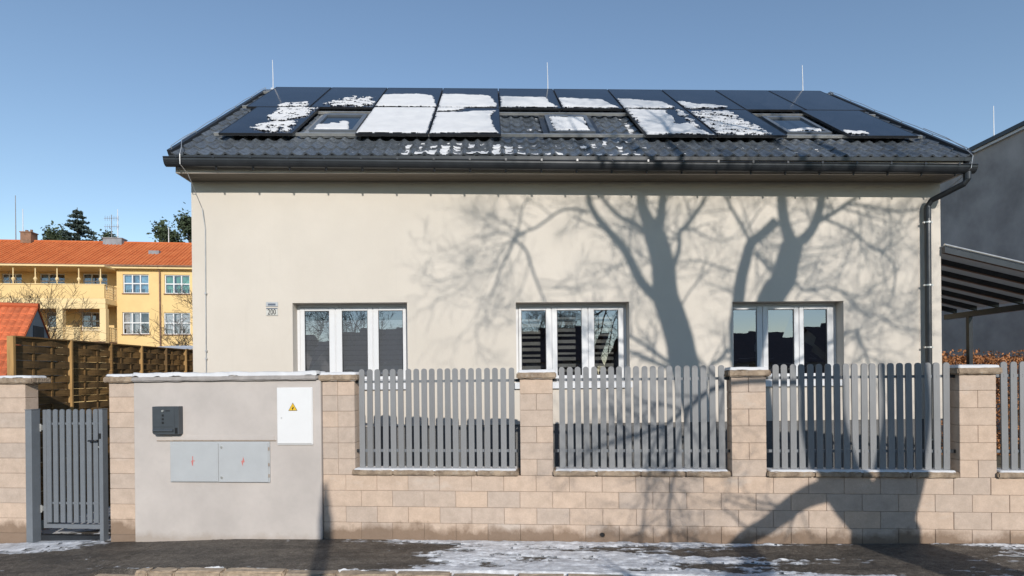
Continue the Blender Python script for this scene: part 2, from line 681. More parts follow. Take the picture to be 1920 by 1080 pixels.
M_GROUND = simple('winter_grass', (0.15, 0.145, 0.10), 0.95, 0.4, 0.4, 0.6, 8, space='World', bdist=0.03)
M_NEIGH = simple('neighbour_plaster', (0.355, 0.33, 0.32), 0.9, 0.28, 0.9, 0.3, 60, space='World')
M_YELLOWP = simple('yellow_plaster', (0.70, 0.49, 0.225), 0.9, 0.06, 0.8, space='World')
M_YELLOWT = simple('pale_yellow_trim', (0.72, 0.54, 0.29), 0.9, 0.06, 1.5, space='World')
M_REDROOF = mat_red_tiles('red_school_tiles', (0.55, 0.135, 0.042), (0.70, 0.215, 0.075), 9.0, 9.0)
M_REDROOF2 = mat_red_tiles('red_house_tiles', (0.48, 0.10, 0.04), (0.62, 0.15, 0.06), 11.0, 9.0)
M_GREYPL = simple('grey_gable_plaster', (0.24, 0.245, 0.26), 0.9, 0.2, 2)
M_BRICK = simple('chimney_brick', (0.22, 0.125, 0.08), 0.9, 0.3, 3)
M_CURTB = simple('blue_curtain', (0.30, 0.50, 0.60), 0.9, 0.4, 2.5)
M_CURTW = simple('pale_curtain', (0.66, 0.62, 0.60), 0.9, 0.3, 3.5)
M_CURTG = simple('green_curtain', (0.22, 0.48, 0.34), 0.9, 0.4, 2.5)
M_DIM = simple('dim_room', (0.05, 0.05, 0.055), 0.9, 0.3, 1)
M_SHEET = simple('grey_polycarbonate', (0.42, 0.42, 0.43), 0.35, 0.15, 2)
_t = M_SHEET.node_tree
_tr = _t.nodes.new('ShaderNodeBsdfTranslucent')
_tr.inputs['Color'].default_value = (0.55, 0.55, 0.55, 1)
_mx = _t.nodes.new('ShaderNodeMixShader')
_mx.inputs[0].default_value = 0.45
_o = [n for n in _t.nodes if n.type == 'OUTPUT_MATERIAL'][0]
_t.links.new(_t.nodes['Principled BSDF'].outputs[0], _mx.inputs[1])
_t.links.new(_tr.outputs[0], _mx.inputs[2])
_t.links.new(_mx.outputs[0], _o.inputs['Surface'])
M_HEDGE = simple('dry_beech_leaves', (0.36, 0.155, 0.058), 0.8, 0.45, 3.0, space='World')
M_CONIF = simple('conifer_needles', (0.042, 0.062, 0.052), 0.9, 0.35, 1.2, space='World')
M_PINE = simple('pine_needles', (0.045, 0.065, 0.032), 0.9, 0.35, 1.2, space='World')
M_GRASS = simple('garden_grass', (0.075, 0.095, 0.035), 0.9, 0.4, 3)
M_OPP1 = simple('opposite_plaster_beige', (0.42, 0.38, 0.32), 0.9, 0.15, 1)
M_OPP2 = simple('opposite_plaster_grey', (0.34, 0.34, 0.34), 0.9, 0.15, 1)
M_OPPR = simple('opposite_roof', (0.12, 0.075, 0.06), 0.8, 0.25, 3)
M_CORR = simple('snowy_corrugated_sheet', (0.55, 0.56, 0.58), 0.6, 0.12, 3)

# ================================================================== GROUND
BK0, BK1 = -1.13, -1.18          # kerb line, in fence depth, from left to right


def gz(a):
    return np.interp(a, [-9, -5.4, -4, -3, -2, -1, 1, 4, 7, 12], [-.22, -.17, -.125, -.088, -.042, -.032, -.03, -.022, .028, .08])


def kerb_b(a):
    return BK0 + (BK1 - BK0) * (np.clip(a, -4, 5) + 3.0) / 8.0


g = Geo()
g.quad((-700, -700, -.42), (700, -700, -.42), (700, 1200, -.42), (-700, 1200, -.42))
tag(g.build('ground', M_GROUND), kind='structure')

# road between the kerb and the far side of the street
A_ = np.linspace(-22, 24, 240)
B_ = np.linspace(0, 1, 60)
aa, tt = np.meshgrid(A_, B_, indexing='ij')
bb = kerb_b(aa) + 0.03 - tt * 5.0
zz = gz(aa) - 0.13 - 0.02 * np.sin(tt * 3.1)
lowk = np.clip((-3.1 - aa) / 0.9, 0, 1)
dust = np.clip((fbm(aa * .6, bb * 2.0, 5) - .45) * 1.6, 0, .5)
me = grid_mesh('road', aa, bb, zz, None, M_ASPH, attr={'dust': dust})
tag(link('road', me, None, (0, 0, 0), FF), kind='structure')

# pavement: fine sheet, with a film of ice and snow kept as a vertex attribute
A_ = np.arange(-9, 12, 0.016)
B_ = np.linspace(0, 1, 96)
aa, tt = np.meshgrid(A_, B_, indexing='ij')
kb = kerb_b(aa)
lowk = np.clip((-2.92 - aa) / 0.12, 0, 1)
bb = (kb - 1.6 * lowk) * (1 - tt) + 0.35 * tt
heave = (fbm(aa * 1.3, bb * 1.6, 3) - .5) * 0.035 + (fbm(aa * 16, bb * 16, 13, 3, .7) - .5) * .016
zz = gz(aa) + heave - 0.10 * lowk * np.clip((-.55 - bb) / 1.6, 0, 1)
zz = np.where(bb > -.06, gz(aa) - .012, zz)
bb[:, 0] = bb[:, 1] - .004
zz[:, 0] = zz[:, 1] - .32
# where snow lies
n1 = fbm(aa * 0.55, bb * 3.4, 21, 5)
n2 = fbm(aa * 2.2, bb * 11, 31, 5, .65)
n3 = fbm(aa * 7.0, bb * 22, 41, 3)
reg = np.interp(aa, [-9, -5.2, -4.9, -4.3, -3.7, -3.2, -1.2, -.1, .5, 1.0, 2.6, 3.6, 4.6, 5.2, 5.9, 6.8, 12],
                [.42, .52, .52, .42, .30, -.42, -.40, -.30, -.06, .30, .34, .27, .12, -.02, -.02, .06, .1])
rel = (bb - kb) / (-kb + 1e-6)           # 0 at the kerb, 1 at the wall
left = aa < -3.1
reg = reg + np.where(left, -.75 * np.clip((.74 - rel) / .22, 0, 1), 0)
edge_k = np.exp(-(rel / .09) ** 2) * np.interp(aa, [-9, -2.6, -1.6, -.6, .2, 12], [0, .10, .42, .52, .4, .25])
edge_w = np.exp(-((rel - .92) / .06) ** 2) * np.interp(aa, [-9, -3.4, -3.2, -1, -.6, .4, 1, 12], [0, 0, 0, 0, .28, .34, .22, .26])
dark = np.exp(-(((aa - 4.5) / 1.6) ** 2 + ((rel - .68) / .15) ** 2)) * .36 + np.exp(-(((aa - 6.0) / 1.2) ** 2 + ((rel - .70) / .3) ** 2)) * .3
S_ = reg + edge_k + edge_w - dark + (n1 - .5) * .95 + (n2 - .5) * .85 + (n3 - .5) * .45 + (fbm(aa * 24, bb * 40, 61, 2) - .5) * .2 + .03
dust = np.clip(S_ * 1.25 + .26, 0, 1)
speck = np.clip((fbm(aa * 9, bb * 26, 71, 3, .7) - .66) * 9, 0, 1) * np.clip((fbm(aa * .8, bb * 2.5, 81, 3) - .42) * 5, 0, 1)
dust = np.maximum(dust, np.clip(speck * .62, 0, .62))
me = grid_mesh('pavement', aa, bb, zz, None, M_ASPH, attr={'dust': dust})
pav = tag(link('pavement', me, None, (0, 0, 0), FF), kind='structure')
keepv = (S_ > .20) & (bb < -.015)
hgt = np.clip((S_ - .20) * .06, 0, .016) + .0015 + np.clip(n2 - .5, 0, 1) * .01 * (S_ > .3)
keep = keepv[:-1, :-1] & keepv[1:, :-1] & keepv[1:, 1:] & keepv[:-1, 1:]
me = grid_mesh('snow', aa, bb, zz + hgt, keep, M_SNOWS)
tag(link('pavement_snow', me, None, (0, 0, 0), FF), 'thin trodden snow lying in streaks on the dark pavement', 'snow', kind='stuff')

# kerb stones
a0 = -2.93
kerb = thing('kerb', None, None, FF, (a0, -1.1, -.3))
kerb['kind'] = 'structure'
i = 0
lens = [.50, .16, .30, .53, .68, .55, .62, .58, .66, .5, .6, .64, .57, .62, .6, .55, .63, .6, .58, .6, .6, .6]
for L_ in lens:
    kb_ = float(kerb_b(np.array(a0 + L_ / 2)))
    zt = float(gz(a0 + L_ / 2)) + rng.uniform(-.012, .012) + .008 - (.05 if i == 0 else 0)
    w0, d0 = L_ - .014, .145
    gg = Geo()
    gg.box(-w0 / 2, w0 / 2, -d0 / 2, d0 / 2, -.24, 0)
    me = gg.mesh('kerb_stone', M_KERB, False, (0, 0, 0))
    bm = bmesh.new()
    bm.from_mesh(me)
    bmesh.ops.bevel(bm, geom=list(bm.edges), offset=.018, segments=2, affect='EDGES')
    bmesh.ops.subdivide_edges(bm, edges=[e for e in bm.edges if e.calc_length() > .1], cuts=3, use_grid_fill=True)
    for v in bm.verts:
        v.co += Vector((rng.uniform(-1, 1), rng.uniform(-1, 1), rng.uniform(-1, 1))) * .006
    bm.to_mesh(me)
    bm.free()
    o = link('kerb_stone', me, kerb, (a0 + L_ / 2, kb_ - d0 / 2 + .01, zt))
    o.rotation_euler = (0, 0, rng.uniform(-.012, .012) + .015)
    a0 += L_
    i += 1

# garden behind the fence and the path behind the gate
A_ = np.linspace(-3.5, 13.5, 180)
B_ = np.linspace(.18, 16, 120)
aa, bb = np.meshgrid(A_, B_, indexing='ij')
zz = .06 + (fbm(aa * 1.5, bb * 1.5, 8) - .5) * .09
tag(link('garden', grid_mesh('garden', aa, bb, zz, None, M_SOIL), None, (0, 0, 0), FF), kind='structure')
A_ = np.arange(-5.4, -3.4, .03)
B_ = np.arange(.30, 9, .03)
aa, bb = np.meshgrid(A_, B_, indexing='ij')
zz = gz(aa) + .004 + np.clip(bb - .3, 0, 6) * .02
dust = np.clip((fbm(aa * 1.5, bb * 1.5, 9) - .35) * 2.2, 0, 1)
tag(link('path', grid_mesh('path', aa, bb, zz, None, M_ASPH, attr={'dust': dust}), None, (0, 0, 0), FF), kind='structure')
keepv = fbm(aa * 1.8, bb * 1.8, 19, 5) > .46
keep = keepv[:-1, :-1] & keepv[1:, :-1] & keepv[1:, 1:]
tag(link('path_snow', grid_mesh('path_snow', aa, bb, zz + .012, keep, M_SNOW), None, (0, 0, 0), FF), 'patches of white snow on the path behind the gate', 'snow', kind='stuff')

# ================================================================== HOUSE
AL = R(37.2)
CA, SA = math.cos(AL), math.sin(AL)
WB = -0.09                      # wall front plane
XL, XR = -0.165, 11.675
VL, VR = -0.25, 11.82           # verges
EAVE_T = -0.72
RIDGE_B = 3.04


def rp(a, t, h):
    """point on the front roof slope: a along, t up the slope from the panels' lower edge, h above the panel glass"""
    return (a, t * CA - h * SA, 5.814 + t * SA + h * CA)


house = thing('house', 'cream rendered house with a snowy dark tiled roof and three white windows', 'house', HF, (XL, WB, 0))
WINS = [
    dict(x0=1.353, x1=3.115, z0=1.90, z1=3.15, glass=[(1.472, 1.855), (2.056, 2.458), (2.63, 3.015)]),
    dict(x0=4.811, x1=6.603, z0=1.885, z1=3.137, glass=[(4.905, 5.30), (5.48, 5.876), (6.078, 6.471)]),
    dict(x0=8.26, x1=10.063, z0=1.875, z1=3.127, glass=[(8.352, 8.742), (8.927, 9.36), (9.519, 9.91)]),
]
# front wall with real openings and reveals
g = Geo()
xs = sorted([XL, XR] + [w['x0'] for w in WINS] + [w['x1'] for w in WINS])
ZT = 5.03
PL = 1.222
for i in range(len(xs) - 1):
    x0, x1 = xs[i], xs[i + 1]
    w = [w for w in WINS if abs(w['x0'] - x0) < 1e-6]
    segs = [(PL, ZT)] if not w else [(PL, w[0]['z0']), (w[0]['z1'], ZT)]
    for z0, z1 in segs:
        g.quad((x0, WB, z0), (x1, WB, z0), (x1, WB, z1), (x0, WB, z1))
RB = .30
for w in WINS:
    x0, x1, z0, z1 = w['x0'], w['x1'], w['z0'], w['z1']
    g.quad((x0, WB, z0), (x0, WB, z1), (x0, RB, z1), (x0, RB, z0))
    g.quad((x1, WB, z0), (x1, RB, z0), (x1, RB, z1), (x1, WB, z1))
    g.quad((x0, WB, z1), (x1, WB, z1), (x1, RB, z1), (x0, RB, z1))
    g.quad((x0, WB, z0), (x0, RB, z0), (x1, RB, z0), (x1, WB, z0))
HB = 2 * RIDGE_B - .05
# gable walls and the back wall
for x, s in ((XL, -1), (XR, 1)):
    p = [(x, WB, PL), (x, WB, ZT), (x, WB, 5.45), (x, RIDGE_B, 7.82), (x, HB, 5.45), (x, HB, PL)]
    g.quad(*(p if s > 0 else p[::-1]))
g.quad((XR, HB, 0), (XL, HB, 0), (XL, HB, ZT + .3), (XR, HB, ZT + .3))
g.quad((XL, WB, ZT), (XR, WB, ZT), (XR, WB, 5.3), (XL, WB, 5.3))
g.build('wall', M_RENDER, house, fix=False)
g = Geo()
g.box(XL + .012, XR - .012, WB + .014, HB - .01, -.3, PL)
g.build('plinth', M_PLINTH, house)

# windows
for wi, w in enumerate(WINS):
    x0, x1, z0, z1 = w['x0'], w['x1'], w['z0'], w['z1']
    fb, d = .098, .07
    gl = w['glass']
    gt, gb = z1 - .105, z0 + .10
    g = Geo()
    fr = .045
    g.box(x0, x0 + fr, fb + .012, fb + d, z0, z1)
    g.box(x1 - fr, x1, fb + .012, fb + d, z0, z1)
    g.box(x0 + fr, x1 - fr, fb + .014, fb + d, z1 - fr, z1)
    g.box(x0 + fr, x1 - fr, fb + .014, fb + d, z0, z0 + fr)
    for k in (0, 1):
        m = (gl[k][1] + gl[k + 1][0]) / 2
        g.box(m - .03, m + .03, fb + .016, fb + d, z0 + fr, z1 - fr)
    win = g.build('window', M_PVC, house, bevel=.004)
    for k, (p, q) in enumerate(gl):
        lo = x0 + fr + .004 if k == 0 else (gl[k - 1][1] + p) / 2 + .006
        hi = x1 - fr - .004 if k == 2 else (q + gl[k + 1][0]) / 2 - .006
        s = Geo()
        zb, zt = z0 + fr + .004, z1 - fr - .004
        s.box(lo, p, fb, fb + .06, zb, zt)
        s.box(q, hi, fb, fb + .06, zb, zt)
        s.box(p, q, fb + .002, fb + .06, gt, zt)
        s.box(p, q, fb + .002, fb + .06, zb, gb)
        s.build('sash', M_PVC, win, bevel=.006)
        sb = Geo()      # black gasket round the pane
        t_ = .007
        sb.box(p, p + t_, fb + .012, fb + .03, gb, gt).box(q - t_, q, fb + .012, fb + .03, gb, gt)
        sb.box(p + t_, q - t_, fb + .012, fb + .03, gt - t_, gt).box(p + t_, q - t_, fb + .012, fb + .03, gb, gb + t_)
        sb.build('gasket', M_BLACK, win)
        pn = Geo()
        tl = [(.003, -.002, .002), (-.002, .003, .0), (.002, .001, -.003)][(k + wi) % 3]
        pn.quad((p, fb + .022 + tl[0], gb), (q, fb + .022 + tl[1], gb), (q, fb + .022 + tl[2], gt), (p, fb + .022, gt))
        pn.build('pane', M_GLASS, win)
        h = Geo()      # handle on the inside
        hx_ = q + .02 if k == 0 else p - .02
        zc = (z0 + z1) / 2 - .06
        h.box(hx_ - .015, hx_ + .015, fb + .062, fb + .075, zc - .03, zc + .04).box(hx_ - .011, hx_ + .011, fb + .095, fb + .11, zc - .10, zc + .015).box(hx_ - .01, hx_ + .01, fb + .075, fb + .096, zc - .005, zc + .012)
        h.build('handle', M_PVC, win)
        # blinds behind the panes
        if wi == 0:
            z = gt - .14
            while z > gb - .02:
                b_ = Geo()
                b_.box(p - .03, q + .03, fb + .11, fb + .114 + .003 * (int(z * 100) % 2), z - .078, z)
                b_.build('blind_band', M_BLIND, win)
                z -= .0805
        elif wi == 1:
            z = gt - .10 if k else gt - .13
            n = 0
            while z > gb - .02:
                hh = .055 if n % 3 else .035
                b_ = Geo()
                b_.box(p - .03, q - (.085 if k < 2 else .06), fb + .11, fb + .113, z - hh, z)
                b_.build('blind_band', M_BLIND2, win)
                z -= hh + (.055 if n % 2 else .04)
                n += 1
    s = Geo()
    s.profx([(WB - .05, z0 - .105), (WB - .05, z0 - .012), (fb + .01, z0 + .012), (fb + .01, z0 - .02), (WB - .004, z0 - .03), (WB - .004, z0 - .105)], x0 - .03, x1 + .03)
    s.build('sill', M_SILLW, win, bevel=.003)
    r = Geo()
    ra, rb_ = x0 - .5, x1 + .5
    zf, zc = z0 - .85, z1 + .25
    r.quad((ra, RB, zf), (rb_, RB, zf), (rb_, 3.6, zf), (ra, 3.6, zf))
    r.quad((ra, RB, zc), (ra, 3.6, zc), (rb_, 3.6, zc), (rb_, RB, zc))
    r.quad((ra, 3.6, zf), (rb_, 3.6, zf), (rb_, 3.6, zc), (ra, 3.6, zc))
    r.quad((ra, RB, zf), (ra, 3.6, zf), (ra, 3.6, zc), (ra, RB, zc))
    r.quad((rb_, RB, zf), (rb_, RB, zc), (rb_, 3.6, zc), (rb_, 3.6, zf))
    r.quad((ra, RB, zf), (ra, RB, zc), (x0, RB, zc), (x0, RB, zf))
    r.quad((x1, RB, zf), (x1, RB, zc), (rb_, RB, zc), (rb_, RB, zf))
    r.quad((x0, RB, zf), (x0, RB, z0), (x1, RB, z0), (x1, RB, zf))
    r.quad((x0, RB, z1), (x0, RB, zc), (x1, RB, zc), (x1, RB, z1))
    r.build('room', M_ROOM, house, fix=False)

# roof structure: boarding, verge flashings, ridge, back slope
g = Geo()
f0 = rp(0, EAVE_T + .05, -.19)
g.quad((VL + .02, f0[1], f0[2]), (VR - .02, f0[1], f0[2]), (VR - .02, RIDGE_B, 7.90), (VL + .02, RIDGE_B, 7.90))
bz = 7.90 - (HB + .55 - RIDGE_B) * SA / CA
g.quad((VR - .02, HB + .55, bz), (VL + .02, HB + .55, bz), (VL + .02, RIDGE_B, 7.90), (VR - .02, RIDGE_B, 7.90))
roof = g.build('roof', M_DARKM, house, fix=False)
for v0, v1 in ((VL - .02, VL + .045), (VR - .045, VR + .02)):
    g = Geo()
    p0, p1 = rp(0, EAVE_T - .01, -.26), rp(0, EAVE_T - .01, -.055)
    for (u0, u1, lo, hi) in ((v0, v1, -.26, -.055),):
        q = [rp(u0, EAVE_T - .01, lo), rp(u1, EAVE_T - .01, lo), rp(u1, EAVE_T - .01, hi), rp(u0, EAVE_T - .01, hi)]
        tr_ = 3.72
        q2 = [rp(u0, tr_, lo), rp(u1, tr_, lo), rp(u1, tr_, hi), rp(u0, tr_, hi)]
        n = len(g.v)
        g.v += q + q2
        for f in ((0, 1, 2, 3), (7, 6, 5, 4), (0, 4, 5, 1), (1, 5, 6, 2), (2, 6, 7, 3), (3, 7, 4, 0)):
            g.f.append(tuple(n + i for i in f))
            g.m.append(0)
    g.build('verge_flashing', M_DARKM, roof)
# ridge caps, one by one
for i in range(30):
    a0 = VL + i * (VR - VL) / 30
    gg = Geo()
    w_ = (VR - VL) / 30
    pr = [(RIDGE_B - .15, 7.885), (RIDGE_B - .09, 7.985), (RIDGE_B - .03, 8.03), (RIDGE_B + .03, 8.03), (RIDGE_B + .09, 7.985), (RIDGE_B + .15, 7.885)]
    gg.profx(pr, a0, a0 + w_ - .004)
    e = .014
    pr2 = [(y + (-e if y < RIDGE_B else e), z + e) for y, z in pr]
    gg.profx(pr2, a0 + w_ * .88, a0 + w_ + .01)
    gg.build('ridge_cap', M_TILE, roof)

# wavy tiles: the ones in view one by one, those under the panels as one sheet
TW, TH_, NC = (VR - VL - .06) / 62, .35, 62
A0 = VL + .03


def tile_h(a):
    u = ((a - A0) / TW) % 1.0
    return .020 * np.cos(2 * np.pi * u) + .006 * np.cos(4 * np.pi * u)


def tile_geo(a0, t0, length=TH_, wave=True):
    gg = Geo()
    n = 8
    up = []
    for i in range(n + 1):
        u = i / n
        h = float(.020 * math.cos(2 * math.pi * u) + .006 * math.cos(4 * math.pi * u))
        a = a0 + u * TW
        up.append((rp(a, t0 - .012, -.12 + h + .014), rp(a, t0 + length + .03, -.12 + h - .010), rp(a, t0 - .012, -.12 + h - .012)))
    for i in range(n):
        gg.quad(up[i][0], up[i + 1][0], up[i + 1][1], up[i][1])
        gg.quad(up[i][2], up[i + 1][2], up[i + 1][0], up[i][0])
    return gg


me_tile = tile_geo(0, 0).mesh('roof_tile', M_TILE, False, rp(0, 0, 0), fix=False)
P_ROWS = 12
hid = Geo()
LW, LH = 1.155, 1.847


def covered(a, t):
    """under a solar panel or a roof window"""
    if .12 < a < 11.45 and t > 1.9:
        return True
    if 0 < t < 1.9:
        for p, q in ((.3, 1.25), (2.42, 4.5), (7.05, 9.1), (10.38, 11.3)):
            if p < a < q:
                return True
        for p in (1.5, 5.40, 9.38):
            if p + .1 < a < p + .62 and .5 < t < 1.4:
                return True
    return False


cnt = 0
for r_ in range(P_ROWS):
    t0 = EAVE_T + r_ * TH_
    for c_ in range(NC):
        a0 = A0 + c_ * TW
        if covered(a0 + TW / 2, t0 + TH_ * .5):
            h_ = tile_geo(a0, t0)
            n = len(hid.v)
            hid.v += h_.v
            hid.f += [tuple(n + i for i in f) for f in h_.f]
            hid.m += h_.m
        else:
            p = rp(a0, t0, 0)
            link('roof_tile', me_tile, roof, (p[0], p[1], p[2]))
            cnt += 1
print('single roof tiles', cnt)
o = hid.build('tile_sheet', M_TILE, roof, fix=False)
o['kind'] = 'stuff'
# drip edge
g = Geo()
p0, p1 = rp(0, EAVE_T - .03, -.125), rp(0, EAVE_T + .12, -.135)
g.profx([(p0[1], p0[2] - .05), (p0[1] - .006, p0[2]), (p1[1], p1[2]), (p1[1], p1[2] - .01), (p0[1] + .006, p0[2] - .012), (p0[1] + .008, p0[2] - .05)], VL, VR)
g.build('drip_edge', M_DARKM, roof)

# eaves: fascia, soffit
g = Geo()
g.box(XL - .02, XR + .05, -.475, -.452, 5.018, 5.26)
g.build('fascia', M_FASCIA, house)
g = Geo()
for k in range(3):
    g.box(XL - .02, XR + .05, -.4515 + k * .12, -.4515 + k * .12 + .114, 5.024, 5.04)
g.box(XL - .018, XR + .048, -.451, WB, 5.034, 5.05)
g.build('soffit', M_SOFFIT, house)
g = Geo()
g.prism([(XL - .02, 5.02), (XL - .001, 5.02), (XL - .001, 5.3), (XL - .02, 5.3)], -.451, WB + .2)
g.prism([(XR + .001, 5.02), (XR + .05, 5.02), (XR + .05, 5.3), (XR + .001, 5.3)], -.451, WB + .2)
g.build('eaves_end', M_FASCIA, house)


# gutter, falling towards the downpipe on the right
def gut_z(a):
    return 5.188 - .0068 * (a + .25)


g = Geo()
GA, GB_ = -.262, 11.80
prof = []
for k in range(11):
    t = math.pi * k / 10
    prof.append((-.575 - .078 * math.cos(t), -.115 * math.sin(t)))
outer = prof
inner = [(-.575 - .073 * math.cos(math.pi * k / 10), -.110 * math.sin(math.pi * k / 10)) for k in range(11)]
NS = 24
ring = outer + inner[::-1]
for s in range(NS + 1):
    a = GA + (GB_ - GA) * s / NS
    for y, z in ring:
        g.v.append((a, y, gut_z(a) + z))
K = len(ring)
for s in range(NS):
    for k in range(K):
        i, j = s * K + k, s * K + (k + 1) % K
        g.f.append((i, j, j + K, i + K))
        g.m.append(0)
for a, e in ((GA, -.004), (GB_, .004)):
    n = len(g.v)
    g.v += [(a + e, y, gut_z(a) + z) for y, z in outer]
    g.f.append(tuple(range(n, n + 11)))
    g.m.append(0)
g.tube([(GA, -.655, gut_z(GA)), (GB_, -.655, gut_z(GB_))], .011, 8)
gutter = g.build('gutter', M_DARKM, house, smooth=False)
for i in range(23):
    a = -.075 + .5265 * i
    b_ = Geo()
    z = gut_z(a)
    pts = [(-.575 - .083 * math.cos(math.pi * k / 10), -.12 * math.sin(math.pi * k / 10)) for k in range(11)]
    for k in range(10):
        (y0, z0), (y1, z1) = pts[k], pts[k + 1]
        b_.quad((a - .013, y0, z + z0), (a + .013, y0, z + z0), (a + .013, y1, z + z1), (a - .013, y1, z + z1))
    b_.box(a - .013, a + .013, -.668, -.66, z - .012, z + .022)
    b_.tube([(a, -.585, z - .118), (a, -.57, z - .15)], .014, 6)
    b_.build('gutter_bracket', M_DARKM, gutter)

# downpipe
g = Geo()
dz = gut_z(11.5)
g.tube([(11.70, -.575, dz - .09), (11.70, -.575, dz - .20), (11.67, -.55, dz - .26), (11.43, -.215, 4.70), (11.395, -.175, 4.62), (11.395, -.175, 4.50), (11.385, -.175, .1)], .045, 14)
g.tube([(11.70, -.575, dz - .06), (11.70, -.575, dz - .20)], .051, 14)
g.tube([(11.394, -.175, 4.6), (11.394, -.175, 4.42)], .049, 14)
dpipe = g.build('downpipe', M_DARKM, house, smooth=False)
for z in (4.36, 3.36, 2.37, .9):
    c_ = Geo()
    c_.tube([(11.392, -.175, z - .012), (11.392, -.175, z + .012)], .052, 14)
    c_.box(11.32, 11.335, -.19, -.16, z - .012, z + .012).box(11.45, 11.465, -.19, -.16, z - .012, z + .012)
    c_.tube([(11.392, -.13, z), (11.392, WB, z)], .006, 6)
    c_.build('pipe_clip', M_ALU, dpipe)
# lightning conductors on the facade
g = Geo()
g.tube([rp(VL + .03, 0.2, -.02), rp(VL + .02, -.3, -.03), (-.02, -.62, 5.34), (-.01, -.68, 5.22), (-.015, -.67, 5.08), (0.0, -.49, 5.0), (.03, -.16, 4.6), (.055, -.12, 4.3), (.05, -.12, 3.2), (.04, -.12, .2)], .0055, 6)
g.build('lightning_wire', M_ZINC, house)
g = Geo()
g.tube([rp(VR - .02, .5, .0), rp(VR - .02, -.1, -.0), (VR - .06, -.45, 5.45), (VR - .10, -.66, 5.24), (VR - .13, -.66, 5.05), (VR - .17, -.4, 4.9), (11.49, -.13, 4.68), (11.47, -.12, 4.5), (11.46, -.12, .2)], .0055, 6)
g.build('lightning_wire', M_ZINC, house)
for (a, zz_) in ((.053, 3.3), (.05, 2.42), (.047, 2.3), (11.465, 3.9), (11.462, 2.9)):
    g = Geo()
    g.box(a - .012, a + .012, -.135, WB, zz_ - .012, zz_ + .012)
    g.build('wire_clip', M_ZINC, house)
for v in (VL, VR):
    g = Geo()
    pts = [rp(v, EAVE_T + .1 + i * .44, -.03 + (.012 if i % 2 else 0)) for i in range(11)]
    g.tube(pts, .005, 5)
    for i in range(0, 11, 2):
        p = pts[i]
        g.tube([(p[0], p[1] + .02, p[2] - .04), p], .006, 5)
    g.build('verge_wire', M_ZINC, roof)


def text_mesh(txt, size, mat, depth=.002):
    cu = bpy.data.curves.new('txt', 'FONT')
    cu.body = txt
    cu.size = size
    cu.extrude = depth
    cu.align_x = 'CENTER'
    cu.align_y = 'CENTER'
    o = bpy.data.objects.new('txt', cu)
    COL.objects.link(o)
    bpy.context.view_layer.update()
    me = bpy.data.meshes.new_from_object(o.evaluated_get(bpy.context.evaluated_depsgraph_get()))
    bpy.data.objects.remove(o)
    me.transform(Matrix.Rotation(R(90), 4, 'X'))
    me.materials.clear()
    me.materials.append(mat)
    return me


# house number plates
g = Geo()
g.box(.955, 1.132, WB - .014, WB - .001, 2.955, 3.075)
pl = g.build('number_plate', M_SIGNW, house, bevel=.004)
me = text_mesh('200', .105, M_BLACK)
for v in me.vertices:
    v.co.x *= .82
    v.co.z *= 1.15
link('number', me, pl, (1.043, WB - .0165, 3.008))
g = Geo()
g.box(.958, 1.13, WB - .0155, WB - .014, 3.058, 3.072)
g.build('number_plate_band', M_SIGNB, pl)
g = Geo()
g.box(.952, 1.135, WB - .012, WB - .001, 3.095, 3.165)
pq = g.build('name_plate', M_ZINC, house, bevel=.004)
g = Geo()
g.box(.985, 1.10, WB - .0145, WB - .012, 3.112, 3.142)
g.build('name_bar', M_SIGNB, pq)

# roof windows
for a0, dt in ((1.50, 0), (5.42, 0), (9.40, .0)):
    w_, t0, t1 = .76, .36, 1.50
    g = Geo()

    def rbox(gg, x0, x1, ta, tb, h0, h1):
        n = len(gg.v)
        for h in (h0, h1):
            gg.v += [rp(x0, ta, h), rp(x1, ta, h), rp(x1, tb, h), rp(x0, tb, h)]
        for f in ((3, 2, 1, 0), (4, 5, 6, 7), (0, 1, 5, 4), (1, 2, 6, 5), (2, 3, 7, 6), (3, 0, 4, 7)):
            gg.f.append(tuple(n + i for i in f))
            gg.m.append(gg.mi)
    rbox(g, a0, a0 + .07, t0, t1, -.14, -.035)
    rbox(g, a0 + w_ - .07, a0 + w_, t0, t1, -.14, -.035)
    rbox(g, a0 + .07, a0 + w_ - .07, t0, t0 + .06, -.14, -.037)
    rbox(g, a0 + .07, a0 + w_ - .07, t1 - .11, t1, -.14, -.03)
    sk = g.build('roof_window', M_SKYF, house)
    g = Geo()
    rbox(g, a0 - .1, a0, t0 - .05, t1 + .1, -.14, -.085)
    rbox(g, a0 + w_, a0 + w_ + .1, t0 - .05, t1 + .1, -.14, -.085)
    rbox(g, a0 - .1, a0 + w_ + .1, t0 - .16, t0, -.12, -.088)
    g.build('flashing', M_ALU if a0 < 3 else M_DARKM, sk)
    g = Geo()
    g.quad(rp(a0 + .07, t0 + .06, -.06), rp(a0 + w_ - .07, t0 + .06, -.06), rp(a0 + w_ - .07, t1 - .11, -.06), rp(a0 + .07, t1 - .11, -.06))
    g.build('pane', M_SKYL, sk, fix=False)

